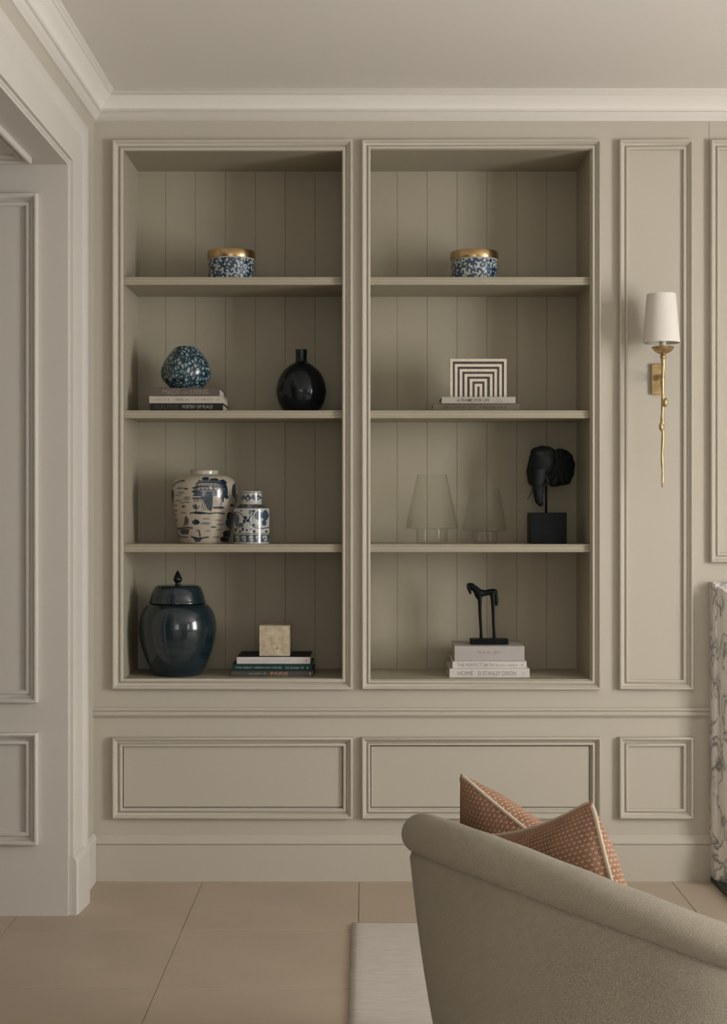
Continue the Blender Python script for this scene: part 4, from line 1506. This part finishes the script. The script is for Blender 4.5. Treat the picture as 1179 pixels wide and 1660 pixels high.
def sweep(name, profile_fn, material, smooth=True):
    bm = bmesh.new()
    uvl = bm.loops.layers.uv.new('UVMap')
    rows = []
    for (p, n_, q) in path:
        pr = profile_fn(q)
        rows.append([bm.verts.new(p + n_ * o_ + Vector((0, 0, z_))) for o_, z_ in pr])
    L = 2 * tot / NS
    m_ = len(rows[0])
    acc = [0.0]
    for k in range(m_):
        acc.append(acc[-1] + (rows[NS // 2][(k + 1) % m_].co - rows[NS // 2][k].co).length)
    for i in range(NS):
        for k in range(m_):
            k2 = (k + 1) % m_
            f = bm.faces.new((rows[i][k], rows[i + 1][k], rows[i + 1][k2], rows[i][k2]))
            for lp, (uu, vv) in zip(f.loops, ((i * L, acc[k]), ((i + 1) * L, acc[k]), ((i + 1) * L, acc[k + 1]), (i * L, acc[k + 1]))):
                lp[uvl].uv = (uu, vv)
    bm.faces.new(rows[0][::-1])
    bm.faces.new(rows[-1])
    bmesh.ops.recalc_face_normals(bm, faces=bm.faces)
    o = obj(name, bm, material, ch)
    auto_smooth(o, 50)
    return o
def prof_roll(q):
    z = top_z(q) - RR
    pts_ = []
    for k in range(22):
        a = math.radians(-118 + 16.5 * k)
        rx_ = RR * (1.0 if math.cos(a) > 0 else 0.95)
        pts_.append((rx_ * math.cos(a), z + RR * math.sin(a)))
    return pts_
def prof_outer(q):
    z = top_z(q) - RR
    zt_ = z - 0.040
    dz = zt_ - ZB
    o = [(0.004, zt_ + 0.012), (0.022, zt_ + 0.002), (0.027, zt_ - 0.012)]
    for k in range(1, 9):
        t = k / 8
        o.append((0.027 - 0.155 * (dz - 0.012) * t + 0.008 * math.sin(math.pi * t), zt_ - 0.012 - (dz - 0.012) * t))
    o.append((-0.06, ZB))
    o.append((-0.03, zt_))
    return o
def prof_inner(q):
    z = top_z(q) - RR
    return [(-0.006, z - 0.02), (-0.047, z + 0.006), (-0.062, z - 0.05), (-0.085, 0.44), (-0.095, 0.30), (-0.075, 0.28), (-0.045, z - 0.06)]
sweep('top_roll', prof_roll, M_chair)
sweep('outer_shell', prof_outer, M_chair)
sweep('inner_back', prof_inner, M_chair)
# seat: D-shaped deck and loose cushion
def d_shape(r, front, n=24):
    pts_ = []
    for i in range(n + 1):
        an = math.pi / 2 * (-1 + 2 * i / n)
        pts_.append(CC + (-uf * math.cos(an) - vf * math.sin(an)) * r)
    pts_.append(CC - vf * r + uf * front)
    pts_.append(CC + vf * r + uf * front)
    return pts_
def slab(name, r, front, z0, z1, bev):
    bm = bmesh.new()
    pl = d_shape(r, front)
    add_loops(bm, [[Vector((p.x, p.y, z0)) for p in pl], [Vector((p.x, p.y, z1)) for p in pl]])
    bmesh.ops.bevel(bm, geom=[e for e in bm.edges if abs(e.verts[0].co.z - e.verts[1].co.z) < 1e-5], offset=bev, segments=4, affect='EDGES', profile=0.5)
    uvl = bm.loops.layers.uv.new('UVMap')
    for f in bm.faces:
        for lp in f.loops:
            c = lp.vert.co
            lp[uvl].uv = (c.x + c.z * 0.5, c.y + c.z)
    return auto_smooth(obj(name, bm, M_chair, ch), 50)
slab('seat_deck', RO - 0.10, ARM, 0.14, 0.29, 0.01)
slab('seat_cushion', RO - 0.098, ARM + 0.03, 0.292, 0.43, 0.03)
for (a_, b_) in ((-0.30, 0.22), (-0.30, -0.22), (0.25, 0.28), (0.25, -0.28)):
    c = CC + uf * a_ * 0.85 + vf * b_
    bm = bmesh.new()
    add_tube(bm, [(c.x, c.y, RT + 0.0015), (c.x, c.y, 0.14)], [0.014, 0.022], 16)
    obj('leg', bm, M_leg, ch)

# ================================================================== CUSHIONS
def cushion(corner, ea, eb, size, thick, label, sag=0.0):
    ea = Vector(ea).normalized()
    eb = Vector(eb)
    eb = (eb - ea * eb.dot(ea)).normalized()
    nn = ea.cross(eb).normalized()
    cen = corner + (ea + eb) * size / 2
    t = thing('cushion', cen, label, 'cushion', 'rust patterned cushions on the armchair')
    N = 44
    hs = size / 2
    def pos(u, v_, side):
        pin = 0.075
        uu = u * (1 - pin * (1 - v_ * v_) * abs(u) ** 1.5)
        vv = v_ * (1 - pin * (1 - u * u) * abs(v_) ** 1.5)
        k = max(0.0, (1 - u * u)) ** 0.5 * max(0.0, (1 - v_ * v_)) ** 0.5
        w = side * thick * k * (1 + 0.10 * noise.noise(Vector((u * 2.2, v_ * 2.2, side + corner.x * 9))))
        w += sag * (1 - u * u) * (1 - v_ * v_)
        # gentle dog-ear bend
        return cen + ea * uu * hs + eb * vv * hs + nn * (w + 0.012 * u * v_)
    # cloth coordinate: length along the bulged cross-section
    arc = [0.0]
    for k in range(200):
        x0_, x1_ = k / 200, (k + 1) / 200
        dw = 0.75 * thick * (math.sqrt(1 - x0_ * x0_) - math.sqrt(1 - x1_ * x1_))
        arc.append(arc[-1] + math.hypot(hs / 200, dw))
    def cloth(x):
        f_ = min(abs(x), 1.0) * 200
        k = min(int(f_), 199)
        return math.copysign(arc[k] + (arc[k + 1] - arc[k]) * (f_ - k), x)
    bm = bmesh.new()
    uvl = bm.loops.layers.uv.new('UVMap')
    grid = {}
    for side in (1, -1):
        for i in range(N + 1):
            for j in range(N + 1):
                edge = i in (0, N) or j in (0, N)
                key = (i, j, 0 if edge else side)
                if key not in grid:
                    u = -math.cos(math.pi * i / N) * 0.5 + (-1 + 2 * i / N) * 0.5
                    v_ = -math.cos(math.pi * j / N) * 0.5 + (-1 + 2 * j / N) * 0.5
                    grid[key] = (bm.verts.new(pos(u, v_, side)), u, v_)
    for side in (1, -1):
        for i in range(N):
            for j in range(N):
                q = []
                for (a_, b_) in ((i, j), (i + 1, j), (i + 1, j + 1), (i, j + 1)):
                    q.append(grid[(a_, b_, 0 if (a_ in (0, N) or b_ in (0, N)) else side)])
                if side < 0: q = q[::-1]
                f = bm.faces.new([x[0] for x in q])
                for lp, x in zip(f.loops, q):
                    lp[uvl].uv = (cloth(x[1]) + 1, 1 - cloth(x[2]))
    bmesh.ops.recalc_face_normals(bm, faces=bm.faces)
    obj('cover', bm, M_cushion, t, smooth=True)
    ring = []
    for k in range(4 * 30):
        s_, f_ = divmod(k, 30)
        x = -1 + 2 * f_ / 30
        u, v_ = ((x, -1), (1, x), (-x, 1), (-1, -x))[s_]
        p = pos(u, v_, 1)
        ring.append(p)
    # round the corners of the cord a little
    for _ in range(3):
        ring = [ring[k] * 0.6 + (ring[k - 1] + ring[(k + 1) % len(ring)]) * 0.2 for k in range(len(ring))]
    bm = bmesh.new()
    loops = []
    R_ = 0.0048
    M_n = len(ring)
    for k in range(M_n + 1):
        p = ring[k % M_n]
        tt = (ring[(k + 1) % M_n] - ring[k - 1 if k % M_n else M_n - 1]).normalized()
        a_ = nn
        b_ = tt.cross(a_).normalized()
        loops.append([p + a_ * R_ * math.cos(w) + b_ * R_ * math.sin(w) for w in [2 * math.pi * i / 8 for i in range(8)]])
    add_loops(bm, loops, cap=False)
    obj('piping', bm, M_pipe, t, smooth=True)
    return t
def at(px, py, d):
    return P(px, py, d - D)
cushion(at(752, 1249, 3.45), (0.05, 1.0, -1.0), (1.0, -0.78, -0.80), 0.45, 0.10, 'rust patterned cushion behind, its corner highest at the left')
cushion(at(967, 1296, 2.97), (-1.0, 1.9, -0.80), (0.22, -0.28, -1.0), 0.48, 0.115, 'rust patterned cushion in front, leaning on the chair back')
